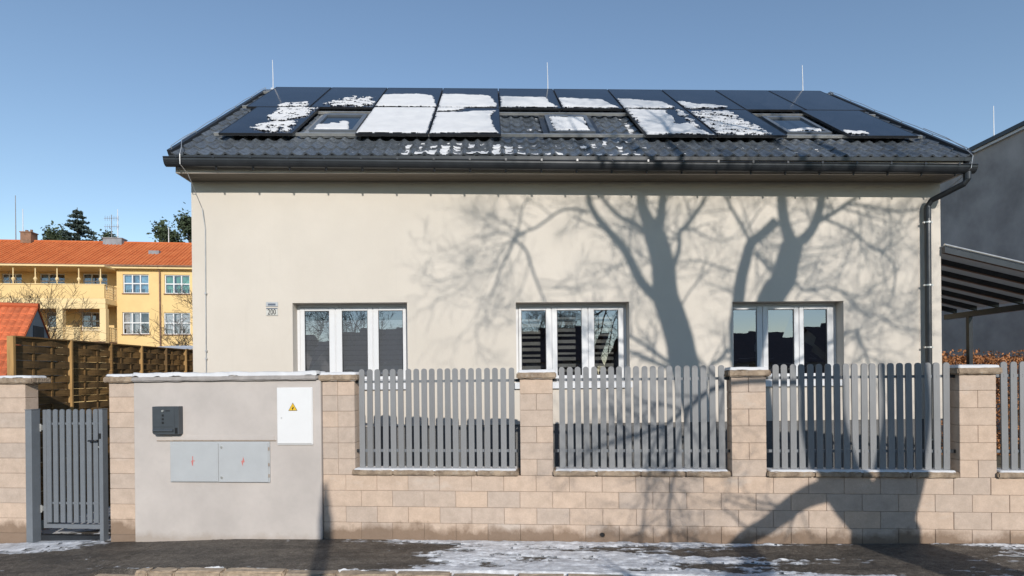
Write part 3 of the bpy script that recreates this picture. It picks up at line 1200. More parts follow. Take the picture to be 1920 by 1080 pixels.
# solar panels
PAN = []
for k in range(10):
    PAN.append(('upper', k, k * LW + .01, LH))
for k, a in ((0, .21), (2, 2 * LW + .01), (3, 3 * LW + .01), (6, 6 * LW + .01), (7, 7 * LW + .01), (9, 10.265)):
    PAN.append(('lower', k, a, 0.0))
ORD = ['first', 'second', 'third', 'fourth', 'fifth', 'sixth', 'seventh', 'eighth', 'ninth', 'tenth']
LOWLAB = {0: 'dark solar panel with two ragged snow patches at the lower left roof corner',
          2: 'lower row solar panel wholly under smooth white snow beside the left roof window',
          3: 'lower row solar panel under snow just left of the middle roof window gap',
          6: 'lower row solar panel under snow just right of the middle roof window gap',
          7: 'lower row solar panel half snowy beside the right roof window',
          9: 'nearly bare dark solar panel at the lower right roof corner'}
gfr = Geo()
PW, PH = LW - .02, LH - .018


def rbox0(gg, x0, x1, ta, tb, h0, h1):
    n = len(gg.v)
    for h in (h0, h1):
        gg.v += [rp(x0, ta, h), rp(x1, ta, h), rp(x1, tb, h), rp(x0, tb, h)]
    for f in ((3, 2, 1, 0), (4, 5, 6, 7), (0, 1, 5, 4), (1, 2, 6, 5), (2, 3, 7, 6), (3, 0, 4, 7)):
        gg.f.append(tuple(n + i for i in f))
        gg.m.append(gg.mi)


fw_ = .013
rbox0(gfr, 0, fw_, 0, PH, -.036, .002)
rbox0(gfr, PW - fw_, PW, 0, PH, -.036, .002)
rbox0(gfr, fw_, PW - fw_, 0, fw_, -.036, .002)
rbox0(gfr, fw_, PW - fw_, PH - fw_, PH, -.036, .002)
me_pf = gfr.mesh('panel_frame', M_FRAMEB, False, rp(0, 0, 0))
gpg = Geo()
rbox0(gpg, fw_, PW - fw_, fw_, PH - fw_, -.03, 0)
me_pg = gpg.mesh('panel_glass', M_SOLAR, False, rp(0, 0, 0))
for row, k, a, t in PAN:
    p = rp(a, t, 0)
    if row == 'upper':
        lab = f'{ORD[k]} solar panel from the left in the upper row along the ridge'
    else:
        lab = LOWLAB[k]
    th = thing('solar_panel', lab, 'solar panel', HF, p, 'solar panels on the roof')
    link('frame', me_pf, th, p)
    link('glass', me_pg, th, p)
for t, a0, a1, lab in ((.19, .06, 11.60, 'long aluminium rail under the lower edge of the lower solar panels'),
                       (1.68, .12, 11.64, 'long aluminium rail just below the seam between the panel rows'),
                       (2.12, -.16, 11.58, 'aluminium rail under the lower edge of the upper solar panels'),
                       (3.46, -.2, 11.58, 'aluminium rail under the upper edge of the upper solar panels')):
    g = Geo()
    rbox0(g, a0, a1, t - .022, t + .022, -.082, -.038)
    p = rp(a0, t, -.06)
    o = g.build_top('mounting_rail', M_ALU, HF, p)
    tag(o, lab, 'rail', 'rails carrying the solar panels')
for a, ztop, lab in ((-.1, 8.66, 'thin lightning rod at the left end of the roof ridge'), (5.68, 8.66, 'thin lightning rod standing at the middle of the ridge'), (11.225, 8.65, 'thin lightning rod near the right end of the ridge')):
    th = thing('lightning_rod', lab, 'lightning rod', HF, (a, RIDGE_B, 8.0), 'lightning rods on the house ridge')
    g = Geo()
    g.tube([(a, RIDGE_B, 7.98), (a, RIDGE_B, 8.3), (a - .008, RIDGE_B, ztop)], [.011, .009, .006], 6)
    g.build('rod', M_SILLW, th)
    g = Geo()
    g.box(a - .03, a + .03, RIDGE_B - .05, RIDGE_B + .05, 8.02, 8.055)
    g.build('clamp', M_ZINC, th)

# ------------------------------------------------------------------ snow on the roof
PANEL_SNOW = {
 'U1':[(0.59, 1.93), (0.66, 2.15), (1.02, 2.2), (1.13, 1.98), (1.01, 1.88), (0.63, 1.85)],
 'L1a':[(0.66, 1.04), (0.7, 1.3), (0.67, 1.71), (0.83, 1.82), (1.27, 1.78), (1.28, 1.45), (1.26, 1.05), (1.09, 0.89), (0.87, 0.82)],
 'L1b':[(0.55, 0.31), (0.7, 0.64), (0.87, 0.73), (1.18, 0.74), (1.29, 0.33), (1.24, 0.1), (0.98, 0.07), (0.74, 0.23)],
 'U2':[(1.39, 2.1), (1.57, 2.41), (1.8, 2.75), (2.13, 2.8), (2.29, 1.97), (2.04, 1.91), (1.48, 1.94)],
 'S1':[(1.54, 0.4), (1.52, 0.79), (1.73, 0.78), (1.72, 0.89), (1.9, 0.83), (1.87, 0.98), (2.02, 0.99), (2.13, 0.41)],
 'U3':[(2.32, 1.9), (2.3, 2.35), (2.3, 2.62), (2.32, 2.95), (3.03, 3.02), (3.31, 2.88), (3.39, 2.34), (3.44, 2.07), (3.43, 1.88)],
 'L3':[(2.32, 0.02), (2.33, 1.8), (3.44, 1.81), (3.44, 0.02)],
 'U4':[(3.475, 1.91), (3.48, 3.05), (3.7, 3.04), (4.44, 2.92), (4.5, 2.53), (4.59, 2.12), (4.53, 1.91), (3.99, 1.86), (3.48, 1.855)],
 'U4b':[(3.48, 1.83), (3.48, 1.52), (3.86, 1.62), (4.0, 1.82)],
 'L4':[(3.48, 0.02), (3.48, 1.44), (3.88, 1.45), (4.15, 1.56), (4.53, 1.6), (4.45, 1.21), (4.47, 0.67), (4.51, 0.45), (4.57, 0.06)],
 'U5':[(4.64, 1.89), (4.64, 2.84), (5.57, 2.78), (5.58, 2.39), (5.72, 1.92)],
 'U6':[(5.79, 1.89), (5.79, 2.74), (6.67, 2.59), (6.73, 2.21), (6.86, 1.9)],
 'U7':[(6.95, 1.88), (6.95, 2.73), (7.41, 2.57), (7.79, 2.45), (7.84, 2.16), (7.93, 2.0), (7.8, 1.88)],
 'L7':[(6.95, 1.8), (7.64, 1.7), (7.67, 1.33), (7.67, 1.0), (7.62, 0.68), (7.79, 0.75), (7.92, 0.57), (7.94, 0.25), (8.02, 0.03), (6.95, 0.02)],
 'L7b':[(7.87, 1.79), (7.98, 1.76), (7.99, 1.4), (7.93, 1.23), (7.82, 1.3)],
 'L7c':[(7.88, 1.13), (7.96, 1.0), (7.95, 0.75), (7.96, 0.39), (7.88, 0.63), (7.86, 0.87)],
 'U8':[(8.11, 2.49), (8.27, 2.41), (8.43, 2.26), (8.69, 2.19), (8.97, 2.04), (8.87, 1.92), (8.15, 1.87), (8.1, 2.05)],
 'L8':[(8.13, 1.58), (8.34, 1.62), (8.85, 1.67), (8.86, 1.22), (8.84, 0.83), (8.98, 0.59), (8.97, 0.29), (9.01, 0.1), (8.91, 0.04), (8.11, 0.04), (8.11, 0.57)],
 'L10':[(10.28, 0.32), (10.48, 0.31), (10.64, 0.21), (10.7, 0.09), (10.38, 0.05), (10.28, 0.12)],
 'S2':[(5.50, 1.38), (6.1, 1.38), (6.1, 0.43), (5.50, 0.42)],
 'S3':[(9.48, 0.56), (9.77, 0.67), (10.02, 0.68), (10.05, 0.47), (9.48, 0.45)],
}
AMP = {'L3': .02, 'U3': .06, 'L4': .06, 'U4': .06, 'U4b': .05, 'U5': .07, 'U6': .07, 'S1': .04, 'S2': .10, 'U7': .12, 'L7': .13, 'L8': .20, 'U8': .13, 'U1': .16, 'L1a': .24, 'L1b': .24, 'U2': .26, 'L7b': .12, 'L7c': .14, 'L10': .22, 'S3': .10}


def snow_sheet(name, label, keys, h0, thick):
    verts, faces = [], []
    V, Fc, off = [], [], 0
    TN = []
    for key in keys:
        poly = PANEL_SNOW[key]
        am = AMP[key]
        ax = [p[0] for p in poly]
        tx = [p[1] for p in poly]
        pad = min(.06, am * .5)
        A_ = np.arange(min(ax) - pad, max(ax) + pad, .011)
        T_ = np.arange(min(tx) - pad * 2, max(tx) + pad * 2, .020)
        aa, tt = np.meshgrid(A_, T_, indexing='ij')
        sd = poly_sd(aa, tt, poly)
        sp_ = (fbm(aa * 9, tt * 14, sum(map(ord, key)), 4, .7) - .52)
        big = (fbm(aa * 2.6, tt * 3, 3 + sum(map(ord, key)), 3) - .5)
        m = sd + sp_ * am * 1.6 + big * am * .5
        # holes inside the ragged patches
        if am > .15:
            m = np.minimum(m, .055 + sp_ * .42)
        # never across the edge of the panel it lies on
        if key[0] != 'S':
            kk = None
            for row, k, a, t in PAN:
                cx, ct = np.mean(ax), np.mean(tx)
                if a < cx < a + LW and t < ct < t + LH:
                    kk = (a, t)
            if kk:
                lim = np.minimum(np.minimum(aa - kk[0] - .004, kk[0] + PW - .004 - aa), np.minimum(tt - kk[1] - .0, kk[1] + PH - .002 - tt))
                m = np.minimum(m, lim)
        hh = h0 + .002 + thick * np.clip(m / .05, 0, 1) ** .6 + .006 * np.clip(m / .05, 0, 1) * (fbm(aa * 3, tt * 3, 77) - .3)
        kv = m > 0
        keep = (kv[:-1, :-1].astype(int) + kv[1:, :-1] + kv[1:, 1:] + kv[:-1, 1:]) >= 3
        X, Y, Z = aa, tt * CA - hh * SA, 5.814 + tt * SA + hh * CA
        ids = np.arange(X.size).reshape(X.shape) + off
        c = np.stack([ids[:-1, :-1], ids[1:, :-1], ids[1:, 1:], ids[:-1, 1:]], -1)[keep].reshape(-1, 4)
        V.append(np.stack([X.ravel(), Y.ravel(), Z.ravel()], -1))
        TN.append(np.clip(1 - m / .022 + (fbm(aa * 20, tt * 20, 5, 2) - .5) * .8, 0, 1).ravel())
        Fc.append(c)
        off += X.size
    V = np.concatenate(V)
    TN = np.concatenate(TN)
    Fc = np.concatenate(Fc)
    used, inv = np.unique(Fc, return_inverse=True)
    me = bpy.data.meshes.new(name)
    me.from_pydata(V[used].tolist(), [], inv.reshape(-1, 4).tolist())
    me.materials.append(M_SNOW)
    at_ = me.attributes.new('thin', 'FLOAT', 'POINT')
    at_.data.foreach_set('value', TN[used].astype(np.float32))
    me.polygons.foreach_set('use_smooth', [True] * len(me.polygons))
    o = link(name, me, None, (0, 0, 0), HF)
    tag(o, label, 'snow', kind='stuff')


snow_sheet('panel_snow', 'melting white snow lying in ragged sheets on the solar panels', [k for k in PANEL_SNOW if k[0] != 'S'], .002, .018)
snow_sheet('roof_window_snow', 'white snow lying on the panes of the roof windows', ['S1', 'S2', 'S3'], -.06, .03)

# snow caught in the troughs of the tiles
A_ = np.arange(2.0, 9.6, .012)
T_ = np.arange(EAVE_T, 1.62, .018)
aa, tt = np.meshgrid(A_, T_, indexing='ij')
rowp = ((tt - EAVE_T) / TH_) % 1.0
base = -.12 + tile_h(aa) + .014 - .024 * rowp
amount = np.interp(aa, [2.0, 2.8, 3.4, 3.7, 4.6, 5.6, 6.4, 7.2, 9.3, 9.6], [-.3, -.02, .22, .36, .36, .26, .18, -.05, -.28, -.4])
inslot = ((aa > 4.66) & (aa < 5.36) | (aa > 6.24) & (aa < 6.9)) & (tt > -.02)
amount = np.where(tt > -.03, np.where(inslot, np.where(tt < .45, .12, np.where((aa > 5.1) & (aa < 5.4) | (aa > 6.75), .22, -.16)), -9), amount)
amount = amount + .5 * np.exp(-((tt - EAVE_T - .06) / .07) ** 2) * np.interp(aa, [2, 2.6, 3, 5.9, 6.6, 7.5], [-.3, 0, .5, .5, .2, -.3])
amount = amount + .35 * np.exp(-(((aa - 9.75) / .3) ** 2)) * (tt < .12)
wave = -tile_h(aa) / .026
m = amount * .8 + .34 * wave + (fbm(aa * 5, tt * 5, 51, 4) - .5) * 1.3 + .10 * (rowp < .3) - .24
kv = m > .22
keep = kv[:-1, :-1] & kv[1:, :-1] & kv[1:, 1:] & kv[:-1, 1:]
hh = base + .003 + np.clip(m - .22, 0, .3) * .06
me = grid_mesh('tile_snow', aa, tt * CA - hh * SA, 5.814 + tt * SA + hh * CA, keep, M_SNOW)
tag(link('tile_snow', me, None, (0, 0, 0), HF), 'snow caught between the dark roof tiles above the gutter', 'snow', kind='stuff')

# ================================================================== STREET WALL AND FENCE
_blk = {}


def block_mesh(w, d, h):
    key = (round(w, 3), round(d, 3), round(h, 3))
    if key not in _blk:
        gg = Geo()
        gg.box(0, w, 0, d, 0, h)
        _blk[key] = gg.mesh('block', M_BLOCK, False, (0, 0, 0), bevel=.004)
    return _blk[key]


GAP = .0036


def put_block(parent, a0, a1, z0, z1, b0=0.0, b1=.19):
    j = rng.uniform(-.0015, .0015)
    link('block', block_mesh(a1 - a0 - GAP, b1 - b0, z1 - z0 - GAP), parent, (a0 + GAP / 2, b0 + j, z0 + GAP / 2))


def cap_mesh(parent, a0, a1, b0, b1, z0, z1, mat=M_CAP, name='pillar_cap'):
    gg = Geo()
    gg.box(a0, a1, b0, b1, z0, z1)
    me = gg.mesh(name, mat, False, org(parent))
    bm = bmesh.new()
    bm.from_mesh(me)
    bmesh.ops.bevel(bm, geom=list(bm.edges), offset=.012, segments=2, affect='EDGES')
    n = max(3, int((a1 - a0) / .05))
    bmesh.ops.subdivide_edges(bm, edges=[e for e in bm.edges if e.calc_length() > .2], cuts=min(n, 30), use_grid_fill=True)
    for v in bm.verts:
        v.co += Vector((rng.uniform(-1, 1), rng.uniform(-1, 1), rng.uniform(-1, 1))) * .0028
    bm.to_mesh(me)
    bm.free()
    return link(name, me, parent)


ROWS = [-.03, .168, .368, .568, .765]
PROWS = [.765, .965, 1.165, 1.365, 1.565, 1.765, 1.95]
PILL = [(-.885, -.465), (1.617, 2.021), (4.133, 4.533), (6.672, 7.070), (9.2, 9.6)]
wall_end = 12.2
bw = thing('block_wall', 'low beige concrete block wall with pillars along the pavement', 'wall', FF, (-.885, .1, -.1))
core = Geo()
core.box(-.875, wall_end - .01, .010, .18, -.15, ROWS[-1] - .004)
for i, (p, q) in enumerate(PILL):
    core.box(p + .010, q - .010, .010, .18, ROWS[-1] - .003, PROWS[-1] - .004)
core.build('mortar_core', M_MORTAR, bw)
for r_ in range(4):
    z0, z1 = ROWS[r_], ROWS[r_ + 1]
    if r_ == 0:
        z0 = -.12
    a = -.885
    edges = [a]
    off = .01 if r_ in (0, 2) else .212
    k = 0
    x = off - 1.2
    while x < wall_end - .1:
        if x > a + .12:
            edges.append(x + rng.uniform(-.003, .003))
        x += .3995
    edges.append(wall_end)
    for e0, e1 in zip(edges[:-1], edges[1:]):
        if r_ == 0 and e0 < 2.6 < e1:
            # this block has a drain hole: built as four pieces of one block round a pipe
            gg = Geo()
            w_ = e1 - e0 - GAP
            hz, hr = .052 - z0, .030
            cx = 2.6 - e0
            ring = [(cx + hr * math.cos(2 * math.pi * i / 20), hz + hr * math.sin(2 * math.pi * i / 20)) for i in range(20)]
            h_ = z1 - z0 - GAP
            outr = []
            for i in range(20):
                t = 2 * math.pi * i / 20
                c_, s_ = math.cos(t), math.sin(t)
                m_ = min((w_ - cx) / c_ if c_ > 1e-6 else (cx / -c_ if c_ < -1e-6 else 9), (h_ - hz) / s_ if s_ > 1e-6 else (hz / -s_ if s_ < -1e-6 else 9))
                outr.append((cx + c_ * m_, hz + s_ * m_))
            for i in range(20):
                j = (i + 1) % 20
                gg.quad((outr[i][0], 0, outr[i][1]), (outr[j][0], 0, outr[j][1]), (ring[j][0], 0, ring[j][1]), (ring[i][0], 0, ring[i][1]))
                gg.quad((ring[i][0], 0, ring[i][1]), (ring[j][0], 0, ring[j][1]), (ring[j][0], .009, ring[j][1]), (ring[i][0], .009, ring[i][1]))
                gg.quad((outr[j][0], 0, outr[j][1]), (outr[i][0], 0, outr[i][1]), (outr[i][0], .009, outr[i][1]), (outr[j][0], .009, outr[j][1]))
            for c_ in ((0, 0), (w_, 0), (w_, h_), (0, h_)):
                near = sorted(outr, key=lambda p: (p[0] - c_[0]) ** 2 + (p[1] - c_[1]) ** 2)[:2]
                gg.quad((c_[0], 0, c_[1]), (near[0][0], 0, near[0][1]), (near[1][0], 0, near[1][1]))
            blk = link('block', gg.mesh('block', M_BLOCK, False), bw, (e0 + GAP / 2, 0, z0 + GAP / 2))
            pp = Geo()
            pp.tube([(2.6, -.012, .052), (2.6, .02, .052)], .031, 16, cap=False)
            pp.build('drain_pipe_end', M_CAP, bw)
            pp = Geo()
            pp.tube([(2.6, .0085, .052), (2.6, .0095, .052)], .0295, 16)
            pp.build('drain_hole', M_BLACK, bw)
            continue
        put_block(bw, e0, e1, z0, z1)
for pi, (p, q) in enumerate(PILL):
    for r_ in range(6):
        z0, z1 = PROWS[r_], PROWS[r_ + 1]
        if pi == 0 or (r_ + pi) % 2:
            m_ = (p + q) / 2 + (-.01 if pi == 0 else 0)
            put_block(bw, p, m_, z0, z1)
            put_block(bw, m_, q, z0, z1)
        else:
            put_block(bw, p, q, z0, z1)
    cap_mesh(bw, p - .035, q + .045, -.045, .235, 1.952, 2.026)
SILLS = [(-.500, 1.600), (2.010, 4.112), (4.527, 6.650), (7.055, 9.21), (9.59, wall_end)]
for s0, s1 in SILLS:
    n = 4
    for k in range(n):
        L_ = (s1 - s0) / n
        cap_mesh(bw, s0 + k * L_ + .002, s0 + (k + 1) * L_ - .002, -.042, .215, .767, .832, name='coping_slab')

# gate pillars
gpl = thing('gate_pillar', 'beige block pillar left of the garden gate, with a stone cap', 'pillar', FF, (-5.4, .1, -.2))
zr = [-.25, -.03, .168, .368, .568, .765, .965, 1.165, 1.365, 1.565, 1.765, 1.955]
g = Geo()
g.box(-6.15, -4.97, .010, .18, -.25, 1.95)
g.build('mortar_core', M_MORTAR, gpl)
for k in range(len(zr) - 1):
    for e0, e1 in ((-6.16, -5.76), (-5.76, -5.36), (-5.36, -4.96)) if k % 2 == 0 else ((-6.16, -5.96), (-5.96, -5.56), (-5.56, -4.96)):
        put_block(gpl, e0, e1, zr[k], zr[k + 1])
cap_mesh(gpl, -6.2, -4.81, -.045, .24, 1.957, 2.03)
gpr = thing('gate_pillar', 'narrow beige block pillar between the gate and the rendered meter wall', 'pillar', FF, (-3.6, .1, -.2))
g = Geo()
g.box(-3.76, -3.415, .010, .18, -.25, 1.95)
g.build('mortar_core', M_MORTAR, gpr)
for k in range(len(zr) - 1):
    put_block(gpr, -3.77, -3.405, zr[k], zr[k + 1])
cap_mesh(gpr, -3.81, -3.398, -.055, .24, 1.957, 2.03)

# the neighbour's low wall goes on beyond the left pillar
nw = thing('block_wall', 'low beige block wall beyond the left gate pillar', 'wall', FF, (-8.2, .1, -.3))
g = Geo()
g.box(-10.15, -6.17, .010, .18, -.4, .76)
g.build('mortar_core', M_MORTAR, nw)
for r_, (z0, z1) in enumerate(((-.25, -.03), (-.03, .168), (.168, .368), (.368, .568), (.568, .765))):
    x = -6.163 - (.2 if r_ % 2 else 0)
    if r_ % 2:
        put_block(nw, x, -6.163, z0, z1)
    while x > -10:
        put_block(nw, x - .4, x, z0, z1)
        x -= .4
for k in range(5):
    cap_mesh(nw, -10.2 + k * .8, -9.404 + k * .8, -.042, .215, .767, .832, name='coping_slab')

# rendered meter wall
mw = thing('rendered_wall', 'beige grey rendered meter wall with a snowy concrete coping', 'wall', FF, (-2.15, .1, -.2))
g = Geo()
g.box(-3.40, -.892, -.035, .22, -.25, 1.962)
g.build('wall', M_METER, mw, bevel=.008)
cap_mesh(mw, -3.396, -.925, -.085, .27, 1.966, 2.024, M_CONC, 'coping')
g = Geo()
g.box(-3.08, -1.475, -.050, -.0355, 1.196, 1.206)
g.build('ledge', M_MORTAR, mw, bevel=.003)
g = Geo()
g.box(-2.87, -1.50, -.043, -.0356, 1.2065, 1.262)
g.build('render_patch', M_METER, mw, bevel=.004)

# letter box
mb = thing('letter_box', 'dark grey metal letter box with three square holes on the rendered wall', 'letter box', FF, (-2.9, -.035, 1.28))
g = Geo()
g.prism([(-3.078, 1.31), (-3.06, 1.288), (-2.722, 1.288), (-2.722, 1.645), (-3.078, 1.645)], -.125, -.0355)
g.build('body', M_BOXGREY, mb, bevel=.005)
g = Geo()
g.box(-3.070, -2.775, -.131, -.1255, 1.385, 1.637)
fl = g.build('door', M_BOXGREY, mb, bevel=.003)
for k in range(3):
    g = Geo()
    g.box(-2.94, -2.914, -.1335, -.1305, 1.425 + k * .047, 1.451 + k * .047)
    g.build('hole', M_BLACK, fl)
g = Geo()
g.tube([(-2.927, -.142, 1.590), (-2.927, -.130, 1.590)], .014, 14)
g.build('lock', M_ALU, fl)
g = Geo()
for k in range(5):
    g.box(-2.888 + k * .012, -2.880 + k * .012, -.1325, -.1305, 1.583, 1.598)
g.build('maker_mark', M_BLACK, fl)
g = Geo()
g.tube([(-3.06, -.127, 1.34), (-2.79, -.127, 1.34)], .02, 10)
g.build('paper_roll', M_BOXGREY, mb)
g = Geo()
g.box(-2.77, -2.735, -.129, -.1255, 1.300, 1.375)
g.build('side_slot', M_BLACK, mb)

# electric cabinet with two doors
ec = thing('electric_cabinet', 'pale grey double door electric cabinet with red bolt marks on the rendered wall', 'cabinet', FF, (-2.2, -.035, .67))
g = Geo()
g.box(-2.888, -1.556, -.058, -.0352, .672, 1.188)
g.build('frame', M_CABINET, ec, bevel=.003)
bolt = [(-.004, -.055), (.010, -.004), (.030, -.006), (.004, .055), (-.006, .006), (-.026, .004)]
for k, (p, q) in enumerate(((-2.878, -2.234), (-2.224, -1.572))):
    g = Geo()
    g.box(p, q, -.070, -.0585, .684 - k * .006, 1.172)
    dr = g.build('door', M_CABINET, ec, bevel=.003)
    cx, cz = ((-2.572, .945), (-1.905, .940))[k]
    g = Geo()
    o_ = [(-.008, -.06), (.002, -.06), (.006, -.004), (.028, -.004), (.028, .006), (.004, .006), (.004, .06), (-.008, .06), (-.006, .012), (-.022, -.002)]
    o_ = [(.000, -.062), (.008, -.012), (.026, -.006), (.006, .062), (-.002, .012), (-.020, .006)] if k else o_
    g.prism([(cx + x, cz + z) for x, z in o_], -.0715, -.070)
    g.build('bolt_mark', M_RED, dr)
    if k:
        for z in (1.12, .735):
            g = Geo()
            g.tube([(-2.185, -.078, z), (-2.185, -.069, z)], .016, 14)
            lk = g.build('lock', M_ALU, dr)
        for z in (.76, .90, 1.10):
            g = Geo()
            g.tube([(-1.563, -.064, z - .02), (-1.563, -.064, z + .02)], .008, 8)
            g.build('hinge', M_MORTAR, dr)

# white meter box
wm = thing('meter_box', 'tall white electric meter box with a yellow warning triangle', 'meter box', FF, (-1.2, -.035, 1.15))
g = Geo()
g.box(-1.452, -.988, -.058, -.0352, 1.150, 1.872)
g.build('frame', M_WHITEBOX, wm, bevel=.004)
g = Geo()
g.box(-1.446, -.994, -.072, -.0585, 1.166, 1.866)
dr = g.build('door', M_WHITEBOX, wm, bevel=.005)
cx, cz = -1.236, 1.618
for nm, s, y0, y1, m in (('sign_edge', .062, -.0735, -.072, M_BLACK), ('warning_sign', .053, -.0745, -.0735, M_YELLOW)):
    g = Geo()
    g.prism([(cx - s * .95, cz - s * .62), (cx + s * .95, cz - s * .62), (cx, cz + s * 1.02)], y0, y1)
    g.build(nm, m, dr)
g = Geo()
g.prism([(cx + x * .55, cz - .006 + z * .5) for x, z in bolt], -.0755, -.0745)
g.build('bolt_mark', M_BLACK, dr)
g = Geo()
g.tube([(-1.385, -.076, 1.49), (-1.385, -.071, 1.49)], .008, 10)
g.build('lock', M_ALU, dr)


# pickets
def picket_mesh(name, w, z0, z1, mat, t=.018, screws=()):
    gg = Geo()
    r = w / 2
    out = [(-r, 0), (r, 0), (r, z1 - z0 - .030)]
    for k in range(1, 8):
        t_ = math.pi * k / 8
        out.append((r * math.cos(t_), z1 - z0 - .030 + .030 * math.sin(t_)))
    out.append((-r, z1 - z0 - .030))
    gg.prism(out, 0, t)
    for zz_ in screws:
        gg.tube([(0, -.003, zz_ - z0), (0, .001, zz_ - z0)], .0065, 7)
    return gg.mesh(name, mat, False, (0, 0, 0))


me_pk = picket_mesh('picket', .069, .853, 2.092, M_PICKET, screws=(1.94, 1.92, 1.07, 1.05))
PK = [
    [-0.391, -0.29, -0.188, -0.087, 0.014, 0.113, 0.213, 0.312, 0.411, 0.51, 0.611, 0.71, 0.808, 0.907, 1.007, 1.107, 1.205, 1.306, 1.409, 1.511],
    [2.136, 2.234, 2.332, 2.432, 2.533, 2.633, 2.733, 2.833, 2.935, 3.034, 3.133, 3.232, 3.33, 3.431, 3.53, 3.63, 3.73, 3.83, 3.934, 4.036],
    [4.663, 4.761, 4.862, 4.962, 5.062, 5.162, 5.262, 5.364, 5.465, 5.563, 5.665, 5.763, 5.865, 5.965, 6.064, 6.164, 6.264, 6.367, 6.469, 6.568],
    [7.201 + .0985 * i for i in range(20)],
]
PLAB = ['grey picket fence panel next to the rendered meter wall', 'grey picket fence panel between the two middle pillars',
        'grey picket fence panel in the dark tree trunk shadow, before the downpipe', 'grey picket fence panel cut by the right edge of the photo']
for i, pk in enumerate(PK):
    p, q = PILL[i][1], PILL[i + 1][0]
    th = thing('picket_panel', PLAB[i], 'fence panel', FF, ((p + q) / 2, .07, .84), 'picket panels of the street fence')
    for a in pk:
        o = link('picket', me_pk, th, (a, .055, .853))
        o.rotation_euler = (rng.uniform(-.003, .003), rng.uniform(-.0035, .0035), 0)
    for z in (1.932, 1.060):
        g = Geo()
        g.box(p - .006, q + .006, .0745, .1045, z - .016, z + .016)
        g.build('rail', M_GATE, th)
        for e, s in ((p, 1), (q, -1)):
            g = Geo()
            g.box(min(e - s * .004, e + s * .05), max(e - s * .004, e + s * .05), .068, .074, z - .020, z + .020)
            g.build('bracket', M_DARKM, th)

# garden gate
for a0, a1, b0, b1, lab in ((-4.958, -4.868, -.01, .12, 'square grey steel gate post fixed to the left pillar'), (-3.948, -3.895, .03, .12, 'slim grey steel gate post at the latch side')):
    th = thing('gate_post', lab, 'post', FF, ((a0 + a1) / 2, .05, -.2), 'steel posts of the garden gate')
    g = Geo()
    g.box(a0, a1, b0, b1, -.25, 1.604)
    g.build('post', M_GATE, th, bevel=.004)
    g = Geo()
    g.box(a0 - .004, a1 + .004, b0 - .004, b1 + .004, 1.6045, 1.612)
    g.build('post_cap', M_GATE, th)
    if a0 > -4:
        g = Geo()
        g.box(a0 + .006, a0 + .034, .018, .0295, 1.22, 1.29)
        g.build('lock_keep', M_BLACK, th, bevel=.002)
gate = thing('garden_gate', 'narrow grey picket garden gate with a black lever handle', 'gate', FF, (-4.43, .13, -.1))
gb0, gb1 = .13, .165
g = Geo()
g.box(-4.845, -4.80, gb0, gb1, .002, 1.598)
g.box(-4.03, -3.985, gb0, gb1, .002, 1.598)
g.box(-4.80, -4.03, gb0 + .001, gb1 - .001, .004, .058)
g.box(-4.80, -4.03, gb1 - .026, gb1 - .004, 1.395, 1.425)
g.box(-4.80, -4.03, gb1 - .026, gb1 - .004, .325, .355)
g.build('frame', M_GATE, gate, bevel=.003)
me_gp = picket_mesh('picket', .066, .085, 1.605, M_GATE, .016, (1.41, .34))
for a in (-4.752, -4.656, -4.558, -4.461, -4.364, -4.267, -4.170, -4.075):
    link('picket', me_gp, gate, (a, gb0 - .008, .085))
g = Geo()
g.box(-4.036, -3.996, gb0 - .014, gb0 - .001, 1.055, 1.275)
hd = g.build('handle_plate', M_BLACK, gate, bevel=.004)
g = Geo()
g.tube([(-4.016, gb0 - .012, 1.19), (-4.016, gb0 - .06, 1.19), (-4.03, gb0 - .065, 1.19), (-4.135, gb0 - .06, 1.185)], .011, 10)
g.build('lever', M_BLACK, hd)
g = Geo()
g.tube([(-4.016, gb0 - .022, 1.10), (-4.016, gb0 - .012, 1.10)], .013, 10)
g.build('key_cylinder', M_ALU, hd)
for z in (1.36, .27):
    g = Geo()
    g.box(-4.868, -4.842, gb0 - .012, gb0 - .0005, z - .035, z + .035)
    g.tube([(-4.856, gb0 - .02, z - .05), (-4.856, gb0 - .02, z + .05)], .010, 8)
    g.build('hinge', M_ALU, gate)
# long ground strip under the gate
g = Geo()
g.box(-4.87, -3.95, .11, .18, -.16, -.085)
tag(g.build_top('gate_threshold', M_DARKM, FF, (-4.4, .14, -.16)), 'dark steel threshold strip under the garden gate', 'threshold')


# snow on the wall tops
def cap_snow(V, Fc, off, a0, a1, b0, b1, z, thick, seed, cover=.75):
    A_ = np.linspace(a0, a1, max(10, int((a1 - a0) / .012)))
    B_ = np.linspace(b0, b1, max(8, int((b1 - b0) / .012)))
    aa, bb = np.meshgrid(A_, B_, indexing='ij')
    e = np.minimum(np.minimum(aa - a0, a1 - aa), np.minimum(bb - b0, b1 - bb))
    n = fbm(aa * 5, bb * 5, seed, 4)
    m = np.clip(e / .014 + (n - .5) * 0.9, 0, 1)
    lo = fbm(aa * 1.6, bb * 1.6, seed + 9, 3) > 1 - cover
    m = np.where(lo, m, 0)
    hh = z - .010 + (thick * (.7 + .6 * n) + .010) * m ** .6
    kv = m > -1
    keep = kv[:-1, :-1] & kv[1:, :-1] & kv[1:, 1:] & kv[:-1, 1:]
    ids = np.arange(aa.size).reshape(aa.shape) + off
    c = np.stack([ids[:-1, :-1], ids[1:, :-1], ids[1:, 1:], ids[:-1, 1:]], -1)[keep].reshape(-1, 4)
    V.append(np.stack([aa.ravel(), bb.ravel(), hh.ravel()], -1))
    Fc.append(c)
    return off + aa.size


